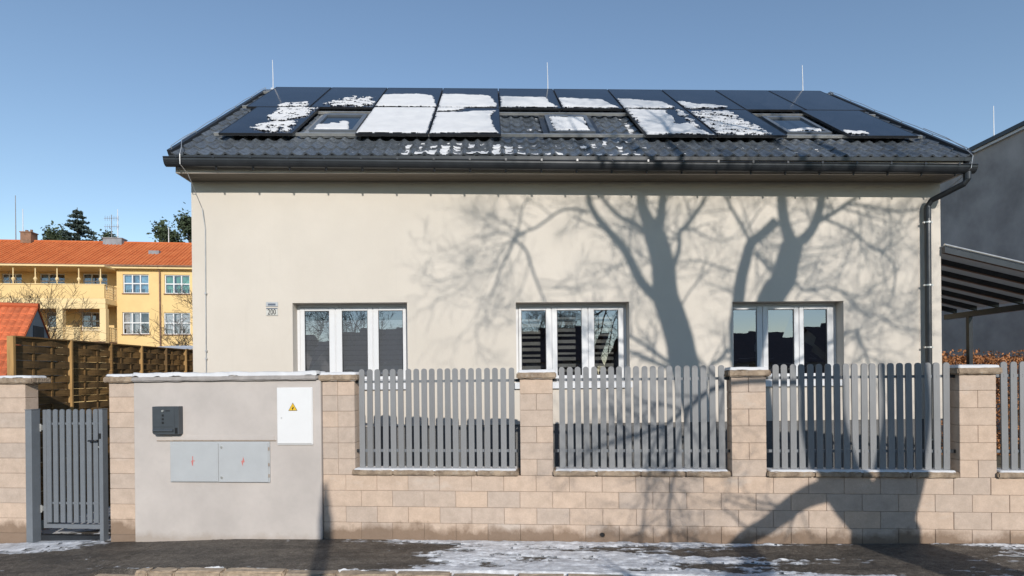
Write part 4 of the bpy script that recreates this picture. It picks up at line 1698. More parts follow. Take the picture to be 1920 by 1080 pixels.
V, Fc, off = [], [], 0
for i, (p, q) in enumerate(PILL):
    off = cap_snow(V, Fc, off, p - .02, q + .03, -.03, .22, 2.0265, .034, 3 + i, 1.0)
for i, (p, q) in enumerate(SILLS):
    off = cap_snow(V, Fc, off, p + .03, q - .03, -.030, .20, .8325, .016, 23 + i, .96)
off = cap_snow(V, Fc, off, -3.79, -3.41, -.03, .22, 2.0295, .034, 41, 1.0)
off = cap_snow(V, Fc, off, -6.1, -4.85, -.03, .22, 2.0295, .03, 43, .9)
off = cap_snow(V, Fc, off, -3.39, -.93, -.07, .25, 2.0225, .052, 47, 1.0)
V = np.concatenate(V)
Fc = np.concatenate(Fc)
used, inv = np.unique(Fc, return_inverse=True)
me = bpy.data.meshes.new('wall_top_snow')
me.from_pydata(V[used].tolist(), [], inv.reshape(-1, 4).tolist())
me.materials.append(M_SNOW)
me.polygons.foreach_set('use_smooth', [True] * len(me.polygons))
tag(link('wall_top_snow', me, None, (0, 0, 0), FF), 'thin white snow lying on the wall caps and coping slabs', 'snow', kind='stuff')

# ================================================================== WOVEN WOODEN FENCE (runs back from the gate)
FX = -6.93
wf = thing('wooden_fence', 'tall brown woven slat fence running back beside the gate path', 'fence', WORLD, (FX, 7.8, -.2))
posts = [7.74, 8.76, 9.64, 10.43, 11.17, 11.84, 12.7, 13.7]
for i, y in enumerate(posts):
    g = Geo()
    w_ = .036 if i != 0 else .05
    g.box(FX - .045, FX + .045, y - w_ / 2 * .9, y + w_ / 2, -.25, 2.615)
    g.build('post', M_POSTWOOD if i in (0, 1, 3, 5) else M_WOOD, wf, bevel=.004)
for i in range(len(posts) - 1):
    y0, y1 = posts[i] + .034, posts[i + 1] - .030
    for m_ in (.34, .68):
        g = Geo()
        yb = y0 + (y1 - y0) * m_
        g.box(FX - .006, FX + .006, yb - .016, yb + .016, -.1, 2.55)
        g.build('batten', M_WOOD, wf)
    n = 25
    ms = []
    for par in (1, -1):
        gg = Geo()
        S_N = 12
        pts = []
        for k in range(S_N + 1):
            u = k / S_N
            x = par * .0125 * math.cos(math.pi * u * 3.0)
            pts.append((x, u * (y1 - y0)))
        for k in range(S_N):
            (xa, ya), (xb, yb) = pts[k], pts[k + 1]
            hh = .104
            t_ = .004
            gg.quad((xa + t_, ya, 0), (xb + t_, yb, 0), (xb + t_, yb, hh), (xa + t_, ya, hh))
            gg.quad((xa - t_, ya, 0), (xa - t_, ya, hh), (xb - t_, yb, hh), (xb - t_, yb, 0))
            gg.quad((xa + t_, ya, hh), (xb + t_, yb, hh), (xb - t_, yb, hh), (xa - t_, ya, hh))
            gg.quad((xa + t_, ya, 0), (xa - t_, ya, 0), (xb - t_, yb, 0), (xb + t_, yb, 0))
        ms.append(gg.mesh('slat', M_WOOD, True, (0, 0, 0)))
    for k in range(n):
        z = -.06 + k * .1065
        o = link('slat', ms[k % 2], wf, (FX, y0, z + rng.uniform(-.002, .002)))
    g = Geo()
    g.box(FX - .03, FX + .03, y0 - .002, y1 + .002, 2.60, 2.622)
    g.build('top_rail', M_WOOD, wf)

# shed roof beyond it
sh = thing('shed', 'low shed with a snowy corrugated roof behind the wooden fence', 'shed', WORLD, (-8, 13.2, 0))
g = Geo()
n = 60
for k in range(n):
    x0, x1 = -9.1 + k * .075, -9.1 + (k + 1) * .075
    z0, z1 = (.018 if k % 2 else 0), (0 if k % 2 else .018)
    g.quad((x0, 12.7, 2.66 + z0), (x1, 12.7, 2.66 + z1), (x1, 14.9, 2.86 + z1), (x0, 14.9, 2.86 + z0))
g.build('corrugated_roof', M_CORR, sh, fix=False)
g = Geo()
g.box(-9.05, -4.7, 12.75, 14.85, -.3, 2.64)
g.build('wall', M_WOOD, sh)

# ================================================================== RIGHT SIDE: neighbour, carport, hedge
nb = thing('neighbour_house', 'tall plain dark grey plastered side wall of the neighbouring house', 'house', WORLD, (13.5, 18, -.3))
g = Geo()
NX, NT_ = 13.5, 8.36
g.box(NX, NX + 9, 8.0, 34, -.4, NT_)
g.build('wall', M_NEIGH, nb)
g = Geo()
g.box(NX - .12, NX + 9.2, 7.9, 34.2, NT_ + .002, NT_ + .11)
g.build('parapet_flashing', M_DARKM, nb)
g = Geo()
g.box(NX - .07, NX - .001, 8.05, 34, NT_ - .075, NT_ - .002)
g.build('edge_trim', M_SILLW, nb)
g = Geo()
g.tube([(13.52, 15.6, NT_ + .1), (13.52, 15.6, NT_ + 1.0)], [.012, .008], 6)
g.build('lightning_rod', M_SILLW, nb)

cp = thing('carport', 'dark steel lean-to carport with a grey translucent roof beside the house', 'carport', WORLD, (9.55, 11.66, 0))


def cpz(x):
    return 4.0 - .245 * (x - 6.84)


CY = [8.95 + .52 * i for i in range(7)]
for y in CY:
    g = Geo()
    g.prism([(6.93, cpz(6.93) - .10), (9.60, cpz(9.60) - .10), (9.60, cpz(9.60) - .01), (6.93, cpz(6.93) - .01)], y - .03, y + .03)
    g.build('rafter', M_DARKM, cp)
for y0, y1 in zip(CY[:-1], CY[1:]):
    g = Geo()
    g.prism([(6.93, cpz(6.93)), (9.72, cpz(9.72)), (9.72, cpz(9.72) + .012), (6.93, cpz(6.93) + .012)], y0 - .0, y1 - .006)
    g.build('roof_sheet', M_SHEET, cp)
g = Geo()
g.box(9.50, 9.60, 8.9, 12.28, cpz(9.6) - .215, cpz(9.6) - .105)
g.build('beam', M_DARKM, cp)
g = Geo()
g.box(9.512, 9.588, 11.62, 11.70, -.2, cpz(9.6) - .216)
g.build('post', M_DARKM, cp)
g = Geo()
g.tube([(6.93, 8.93, cpz(6.93) + .03), (9.70, 8.93, cpz(9.70) + .03)], .018, 8)
g.build('edge_strip', M_ALU, cp)
g = Geo()
g.tube([(9.45, 9.05, cpz(9.5) - .26), (9.45, 9.05, cpz(9.5) - .20)], .03, 10)
g.build('lamp', M_SILLW, cp)


def leaf_cloud(name, pts, size, mat, parent, seed=1):
    r = np.random.RandomState(seed)
    n = len(pts)
    s = size * (.6 + .8 * r.rand(n))
    d1 = r.normal(size=(n, 3))
    d1 /= np.linalg.norm(d1, axis=1)[:, None]
    d2 = np.cross(d1, r.normal(size=(n, 3)))
    d2 /= np.linalg.norm(d2, axis=1)[:, None] + 1e-9
    c = np.asarray(pts)
    a = c - d1 * s[:, None]
    b = c + d2 * s[:, None] * .55
    e = c + d1 * s[:, None]
    f = c - d2 * s[:, None] * .55
    V = np.stack([a, b, e, f], 1).reshape(-1, 3)
    g_ = org(parent) if parent is not None else (0, 0, 0)
    V = V - np.array(g_)
    F_ = np.arange(n * 4).reshape(n, 4)
    me = bpy.data.meshes.new(name)
    me.from_pydata(V.tolist(), [], F_.tolist())
    me.materials.append(mat)
    return link(name, me, parent)


hg = thing('beech_hedge', 'rusty brown beech hedge with dry leaves beneath the carport', 'hedge', WORLD, (9.5, 12.9, 0))
r_ = np.random.RandomState(5)
n = 24000
hx_ = r_.uniform(6.4, 13.4, n)
hy_ = 12.9 + r_.normal(0, .24, n)
top = 2.32 + .22 * (fbm(hx_ * 1.6, hy_ * 0, 5, 3) - .5) * 2
hz_ = top * (1 - r_.rand(n) ** 1.7 * .98)
spike = r_.rand(n) < .03
hz_ = np.where(spike, top + r_.rand(n) * .16, hz_)
leaf_cloud('foliage', np.stack([hx_, hy_, hz_], 1), 0.034, M_HEDGE, hg, 3)
g = Geo()
for k in range(160):
    x = rng.uniform(6.4, 13.4)
    y = 12.9 + rng.gauss(0, .1)
    p = [(x, y, -.1), (x + rng.uniform(-.1, .1), y + rng.uniform(-.1, .1), 1.0), (x + rng.uniform(-.3, .3), y + rng.uniform(-.2, .2), 2.2 + rng.uniform(-.2, .3))]
    g.tube(p, [.014, .010, .004], 4, cap=False)
g.build('stems', M_TWIG, hg, fix=False)

# low winter grass and plants behind the fence
pts = []
gg = Geo()
for k in range(2600):
    a = rng.uniform(1.9, 9.2)
    b = rng.uniform(.3, 1.1)
    x = FF.w(a, b, .06)
    h = rng.uniform(.08, .34) * (1.4 if 2.0 < a < 2.5 or a > 6 else 1)
    dx, dy = rng.gauss(0, .06), rng.gauss(0, .06)
    w_ = .006
    gg.quad((x.x - w_, x.y, .04), (x.x + w_, x.y, .04), (x.x + dx, x.y + dy, .06 + h))
tag(gg.build('garden_grass', M_GRASS, fix=False), 'tufts of green winter grass behind the picket fence', 'grass', kind='stuff')

# ================================================================== SCHOOL far behind
sc = thing('school_building', 'long yellow school building with a red tiled roof and balconies', 'building', SF, (0, 0, -.4))
SW = [(.68, 3.06, 10.47, 12.35, M_CURTB), (4.52, 6.89, 10.45, 12.34, M_CURTG), (.60, 3.07, 6.43, 8.60, M_CURTW), (4.43, 6.90, 6.40, 8.57, M_CURTW),
      (9.0, 11.4, 10.45, 12.34, M_CURTB), (9.0, 11.4, 6.4, 8.57, M_CURTW), (.6, 3.07, 2.4, 4.6, M_CURTW), (4.43, 6.9, 2.4, 4.6, M_CURTW)]
g = Geo()
ZE = 13.15
xsn = sorted(set([0.0, 24.0] + [w[0] for w in SW if w[2] > 9] + [w[1] for w in SW if w[2] > 9]))


def facade(gg, x0, x1, z0, z1, holes, y, dep):
    """wall rectangle with rectangular holes, as a cut grid with reveals"""
    xs_ = sorted(set([x0, x1] + [h[0] for h in holes] + [h[1] for h in holes]))
    zs_ = sorted(set([z0, z1] + [h[2] for h in holes] + [h[3] for h in holes]))
    for i in range(len(xs_) - 1):
        for j in range(len(zs_) - 1):
            cx, cz = (xs_[i] + xs_[i + 1]) / 2, (zs_[j] + zs_[j + 1]) / 2
            if any(h[0] < cx < h[1] and h[2] < cz < h[3] for h in holes):
                continue
            gg.quad((xs_[i], y, zs_[j]), (xs_[i + 1], y, zs_[j]), (xs_[i + 1], y, zs_[j + 1]), (xs_[i], y, zs_[j + 1]))
    for h in holes:
        a, b, c, d = h[:4]
        gg.quad((a, y, c), (a, y, d), (a, y + dep, d), (a, y + dep, c))
        gg.quad((b, y, c), (b, y + dep, c), (b, y + dep, d), (b, y, d))
        gg.quad((a, y, d), (b, y, d), (b, y + dep, d), (a, y + dep, d))
        gg.quad((a, y, c), (a, y + dep, c), (b, y + dep, c), (b, y, c))


facade(g, .12, 24, -.4, ZE, SW, 0, .25)
RECU = [(-7.6, -5.3, 11.0, 12.54), (-3.68, -1.39, 11.0, 12.58), (-11.0, -9.19, 11.0, 12.5), (-14.6, -12.5, 11.0, 12.5)]
RECL = [(-6.97, -5.29, 6.9, 8.71), (-3.82, -2.07, 6.9, 8.72), (-11.0, -9.2, 6.9, 8.7)]
facade(g, -30, .12, -.4, ZE, RECU + RECL, 1.2, .2)
g.quad((.12, 0, -.4), (.12, 0, ZE), (.12, 1.2, ZE), (.12, 1.2, -.4))
g.quad((24, 0, -.4), (24, 11, -.4), (24, 11, ZE), (24, 0, ZE))
g.quad((24, 11, -.4), (-30, 11, -.4), (-30, 11, ZE), (24, 11, ZE))
g.build('wall', M_YELLOWP, sc, fix=False)
g = Geo()
g.quad((-30.3, -.62, ZE - .02), (24.4, -.62, ZE - .02), (24.4, 5.2, 16.62), (-30.3, 5.2, 16.62))
g.quad((24.4, 11.6, ZE - .02), (-30.3, 11.6, ZE - .02), (-30.3, 5.2, 16.62), (24.4, 5.2, 16.62))
rf = g.build('roof', M_REDROOF, sc, fix=False)
# raised rows of tiles running up the roof, and the ridge
g = Geo()
sl = (16.62 - ZE) / 5.82
for x in np.arange(-29.8, 24.2, .36):
    z0_ = ZE + .01
    g.tube([(x, -.62, z0_), (x, 5.2, 16.64)], .05, 5, cap=False)
o = g.build('tile_rows', M_REDROOF, rf, fix=False)
o['kind'] = 'stuff'
g = Geo()
g.tube([(-30.3, 5.2, 16.62), (24.4, 5.2, 16.62)], .14, 8)
g.build('ridge', M_REDROOF, rf)
g = Geo()
g.box(2.0, 3.0, 2.2, 2.7, ZE + sl * 2.8, ZE + sl * 2.8 + .38)
g.build('roof_hatch', M_GREYPL, rf)
g = Geo()
g.box(-30, 24.2, -.55, -.001, ZE - .32, ZE - .12)
g.box(-30, .10, 0, 1.19, ZE - .30, ZE - .14)
g.build('cornice', M_YELLOWT, sc)
g = Geo()
g.box(-30, 24.3, -.70, -.58, ZE - .12, ZE + .02)
g.build('gutter', M_BRICK, sc)
g = Geo()
g.tube([(4.15, -.6, ZE - .05), (4.15, -.15, ZE - .6), (4.15, -.12, -.3)], .075, 8)
g.build('drainpipe', M_BRICK, sc)


def school_window(x0, x1, z0, z1, y, cmat, cols=3):
    gg = Geo()
    f = .09
    gg.box(x0, x0 + f, y + .12, y + .2, z0, z1).box(x1 - f, x1, y + .12, y + .2, z0, z1)
    gg.box(x0 + f, x1 - f, y + .12, y + .2, z0, z0 + f).box(x0 + f, x1 - f, y + .12, y + .2, z1 - f, z1)
    w_ = (x1 - x0 - 2 * f) / cols
    zm = z0 + (z1 - z0) * .52
    for k in range(1, cols):
        gg.box(x0 + f + k * w_ - .055, x0 + f + k * w_ + .055, y + .118, y + .2, z0 + f, z1 - f)
    gg.box(x0 + f, x1 - f, y + .119, y + .199, zm - .06, zm + .06)
    wo = gg.build('window', M_PVC, sc)
    sgl = Geo()
    sgl.box(x0 - .05, x1 + .05, y - .12, y + .11, z0 - .09, z0 - .002)
    sgl.build('sill', M_BRICK, wo)
    for k in range(cols):
        for (p, q) in ((z0 + f, zm - .06), (zm + .06, z1 - f)):
            pg = Geo()
            pg.quad((x0 + f + k * w_ + .055 * (k > 0), y + .16, p), (x0 + f + (k + 1) * w_ - .055 * (k < cols - 1), y + .16, p), (x0 + f + (k + 1) * w_ - .055 * (k < cols - 1), y + .16, q), (x0 + f + k * w_ + .055 * (k > 0), y + .16, q))
            pg.build('pane', M_GLASS_FAR, wo)
    dk = Geo()
    dk.quad((x0 - .3, y + .9, z0 - .3), (x1 + .3, y + .9, z0 - .3), (x1 + .3, y + .9, z1 + .3), (x0 - .3, y + .9, z1 + .3))
    dk.build('room', M_DIM, wo, fix=False)
    # curtains: hanging widths with folds
    nfold = 16
    rr = random.Random(int(x0 * 100 + z0 * 10))
    for (u0, u1) in ((.04, .36), (.42, .58), (.64, .96)):
        if rr.random() < .2:
            continue
        cg = Geo()
        for k in range(nfold):
            a_, b_ = u0 + (u1 - u0) * k / nfold, u0 + (u1 - u0) * (k + 1) / nfold
            ya, yb = y + .30 + (.05 if k % 2 else 0), y + .30 + (0 if k % 2 else .05)
            zb_ = z0 + rr.choice([0, 0, .25]) * (z1 - z0)
            cg.quad((x0 + a_ * (x1 - x0), ya, zb_), (x0 + b_ * (x1 - x0), yb, zb_), (x0 + b_ * (x1 - x0), yb, z1), (x0 + a_ * (x1 - x0), ya, z1))
        cg.build('curtain', cmat, wo, fix=False)


for x0, x1, z0, z1, cm in SW:
    school_window(x0, x1, z0, z1, 0, cm)
for h in RECU:
    school_window(*h, 1.2, M_CURTB)
for h in RECL:
    school_window(*h, 1.2, M_CURTW, 2)
# balconies
D0 = -1.9
g = Geo()
g.box(-30, .12, D0 - .1, 1.19, 12.70, 12.84)
g.build('loggia_roof', M_YELLOWT, sc)
g = Geo()
g.box(-30, .12, D0, 1.2, 9.42, 9.70)
g.box(-30, .16, D0 - .05, 1.2, 9.20, 9.419)
g.build('balcony_floor', M_YELLOWT, sc)
g = Geo()
g.box(-30, -3.66, D0, D0 + .14, 9.701, 10.95)
g.build('parapet', M_YELLOWP, sc)
g = Geo()
g.box(-3.62, .05, D0 - .02, D0 + .14, 9.701, 10.98)
g.build('parapet', M_YELLOWP, sc)
g = Geo()
g.box(-30, .12, D0 - .06, D0 + .2, 10.981, 11.06)
g.build('parapet_coping', M_YELLOWT, sc)
for z0, z1 in ((9.75, 10.95), (5.62, 6.92)):
    g = Geo()
    for k in range(7):
        y = D0 + .2 + k * .28
        g.box(.02, .08, y, y + .06, z0, z1)
    g.box(.0, .10, D0 + .15, 0, z1, z1 + .09)
    for k in range(5):
        g.box(.03, .07, D0 + .15, 0, z0 + .1 + k * .24, z0 + .14 + k * .24)
    g.build('side_railing', M_YELLOWT, sc)
for x in (-8.02, -6.12, -4.24, -2.35, -.44, -10.0, -12.0):
    g = Geo()
    g.tube([(x, D0 + .3, 11.06), (x, D0 + .3, 12.69)], .05, 6)
    g.tube([(x, D0 + .3, 11.30), (x, D0 + .3, 11.55), (x, D0 + .3, 11.75)], [.05, .17, .05], 8)
    g.build('balcony_column', M_YELLOWT, sc)
g = Geo()
g.box(-30, .13, D0 - .02, D0 + .34, 8.72, 9.199)
g.build('beam', M_YELLOWT, sc)
for x in (-3.9, -.12, -7.7, -11.6):
    g = Geo()
    g.box(x - .27, x + .27, D0 + .0, D0 + .5, 3.0, 8.719)
    g.build('pillar', M_YELLOWT, sc)
g = Geo()
for x0, x1 in ((-3.63, -2.1), (-1.95, -.39), (-7.4, -4.2), (-11.3, -8.0)):
    g.box(x0, x1, D0 + .12, D0 + .2, 6.88, 6.98)
    for k in range(int((x1 - x0) / .12)):
        g.box(x0 + k * .12, x0 + k * .12 + .045, D0 + .14, D0 + .18, 5.62, 6.88)
    for k in range(8):
        g.box(x0, x1, D0 + .141, D0 + .179, 5.7 + k * .15, 5.745 + k * .15)
g.build('lattice_railing', M_YELLOWT, sc)
g = Geo()
g.box(-30, .13, D0, 1.2, 5.1, 5.6)
g.build('balcony_floor', M_BRICK, sc)
for x0, x1, z0, z1, m in ((-11.6, -10.6, 16.3, 17.4, M_BRICK), (-3.66, -1.82, 16.2, 16.92, M_GREYPL)):
    g = Geo()
    g.box(x0, x1, 4.6, 5.6, z0, z1)
    g.box(x0 - .06, x1 + .06, 4.54, 5.66, z1 + .001, z1 + .1)
    if m is M_BRICK:
        g.tube([(x0 + .3, 5.1, z1 + .1), (x0 + .3, 5.1, z1 + .35)], .14, 8)
        g.tube([(x0 + .75, 5.1, z1 + .1), (x0 + .75, 5.1, z1 + .4)], .12, 8)
    g.build('chimney', m, rf)
for a, z1_, lab in ((-12.43, 21.4, 'tall thin mast at the left end of the school roof'), (-11.74, 20.0, 'short pale rod beside the school chimney'), (-2.5, 20.2, 'pale rod right of the television aerial on the school roof'), (2.6, 18.4, 'faint short rod at the right of the school ridge')):
    g = Geo()
    g.tube([(a, 5.2, 16.6), (a, 5.2, z1_)], [.05, .03], 6)
    tag(g.build_top('roof_mast', M_GREYPL if a < -12 else M_SILLW, SF, (a, 5.2, 16.6)), lab, 'mast', 'masts on the school roof')
an = thing('television_aerial', 'small television aerial on the school roof', 'aerial', SF, (-3.11, 5.2, 16.6))
g = Geo()
g.tube([(-3.11, 5.2, 16.6), (-3.11, 5.2, 19.6)], .04, 6)
g.build('mast', M_GREYPL, an)
for z in (18.3, 19.2):
    g = Geo()
    g.tube([(-3.85, 5.2, z), (-2.4, 5.0, z)], .025, 5)
    for k in range(7):
        x = -3.75 + k * .22
        g.tube([(x, 5.2, z - .28), (x, 5.2, z + .28)], .015, 4)
    g.build('aerial_boom', M_GREYPL, an)

# small red-roofed house at the left edge
LF = Frame(-18.61, 22.0, R(20.5))
lh = thing('cottage', 'small cottage with a bright red tiled roof and grey gable at the left edge', 'house', LF, (-4, 0, -.4))
g = Geo()
rz = 4.88
pit = 1.06
run = 2.75
g.quad((-9, -run, -.4), (-.25, -run, -.4), (-.25, -run, rz - run * pit), (-9, -run, rz - run * pit))
g.quad((-.05, -run, -.4), (-.05, run, -.4), (-.05, run, rz - run * pit), (-.05, 0, rz - .05), (-.05, -run, rz - run * pit))
g.quad((-.25, run, -.4), (-9, run, -.4), (-9, run, rz - run * pit), (-.25, run, rz - run * pit))
g.build('wall', M_GREYPL, lh, fix=False)
g = Geo()
e = run + .3
for s in (-1, 1):
    z_ = rz - e * pit
    g.quad((-9.2, s * e, z_), (0, s * e, z_), (0, 0, rz), (-9.2, 0, rz))
    g.quad((-9.2, s * e, z_ - .05), (-9.2, 0, rz - .05), (0, 0, rz - .05), (0, s * e, z_ - .05))
    g.quad((0, s * e, z_ - .05), (0, 0, rz - .05), (0, 0, rz), (0, s * e, z_))
crf = g.build('roof', M_REDROOF2, lh, fix=False)
# single tiles on the front slope, in courses
tl = Geo()
nq = 4
for k in range(nq):
    u0, u1 = k / nq, (k + 1) / nq
    h0, h1 = .035 * math.sin(math.pi * u0), .035 * math.sin(math.pi * u1)
    nn = 1 / math.hypot(1, pit)
    L_ = .40
    s0 = lambda h, up: ((-pit * h * nn) + up * nn, (h * nn) + up * pit * nn)
    (ya, za), (yb, zb) = s0(h0 + .035, 0), s0(h0 + .008, L_)
    (yc, zc), (yd, zd) = s0(h1 + .035, 0), s0(h1 + .008, L_)
    tl.quad((u0 * .22, ya, za), (u1 * .22, yc, zc), (u1 * .22, yd, zd), (u0 * .22, yb, zb))
    tl.quad((u0 * .22, ya, za - .03), (u1 * .22, yc, zc - .03), (u1 * .22, yc, zc), (u0 * .22, ya, za))
me_rt = tl.mesh('red_tile', simple('red_clay_tile', (0.52, 0.125, 0.045), .8, .25, 8, rand=.22), False, (0, 0, 0), fix=False)
nn = 1 / math.hypot(1, pit)
slope_len = e / nn
for r_ in range(int(slope_len / .36)):
    y = -e + r_ * .36 * nn
    for c_ in range(12):
        x = -.24 - c_ * .225
        link('red_tile', me_rt, crf, (x, y, rz + y * pit + .004))
g = Geo()
g.tube([(-9.2, 0, rz + .02), (.02, 0, rz + .02)], .12, 8)
g.build('ridge', M_REDROOF2, crf)
g = Geo()
g.box(-.09, -.035, -.35, .6, 3.55, 4.12)
g.build('gable_opening', M_DIM, lh)

# ================================================================== TREES
class TreeGeo(Geo):
    pass


def rand_perp(d, r):
    v = Vector((r.gauss(0, 1), r.gauss(0, 1), r.gauss(0, 1)))
    v = v - d * v.dot(d)
    return v.normalized() if v.length > 1e-6 else d.orthogonal().normalized()


MINR = [.0025]


def grow(thick, thin, p, d, length, r0, level, r, droop=.0, up=.08, split=.3):
    """one branch, bent a little, with side branches"""
    n = 5 if level > 1 else 4
    pts, rad = [p.copy()], [r0]
    dd = d.normalized()
    seg = length / n
    for i in range(n):
        dd = (dd + rand_perp(dd, r) * r.uniform(.08, .26) + Vector((0, 0, up - droop))).normalized()
        pts.append(pts[-1] + dd * seg)
        rad.append(max(MINR[0], r0 * (1 - .75 * (i + 1) / n)))
    (thick if r0 > .035 else thin).tube(pts, rad, 6 if r0 > .05 else (4 if r0 > .012 else 3), cap=False)
    if level <= 0:
        return
    nb_ = r.randint(3, 5) if level > 1 else r.randint(3, 6)
    for k in range(nb_):
        t = r.uniform(.25, 1.0)
        i = min(n - 1, int(t * n))
        q = pts[i].lerp(pts[i + 1], t * n - i)
        bd = (pts[i + 1] - pts[i]).normalized()
        nd = (bd * r.uniform(.5, 1.0) + rand_perp(bd, r) * r.uniform(.5, 1.0)).normalized()
        grow(thick, thin, q, nd, length * r.uniform(.45, .72), rad[i] * r.uniform(.45, .65), level - 1, r, droop, up)


def bare_tree(name, label, x, y, h, seed, levels=4, group=None, spread=.5, z0=-.4):
    r = random.Random(seed)
    th = thing(name, label, 'tree', WORLD, (x, y, z0), group)
    A1, A2 = Geo(), Geo()
    p = Vector((x, y, z0))
    trunk_h = h * .32
    pts = [p, p + Vector((r.uniform(-.1, .1), r.uniform(-.1, .1), trunk_h * .5)), p + Vector((r.uniform(-.25, .25), r.uniform(-.25, .25), trunk_h))]
    R0 = h * .022
    A1.tube(pts, [R0 * 1.25, R0, R0 * .85], 8)
    for k in range(6):
        an_ = 2 * math.pi * k / 6 + r.uniform(-.4, .4)
        d = Vector((math.cos(an_) * spread, math.sin(an_) * spread, 1)) if k else Vector((.05, 0, 1))
        grow(A1, A2, pts[-1] - Vector((0, 0, r.uniform(0, trunk_h * .25))), d, h * r.uniform(.36, .5), R0 * .55, levels, r)
    A1.build('trunk', M_BARK, th, smooth=True, fix=False)
    A2.build('crown', M_TWIG, th, fix=False)
    return th


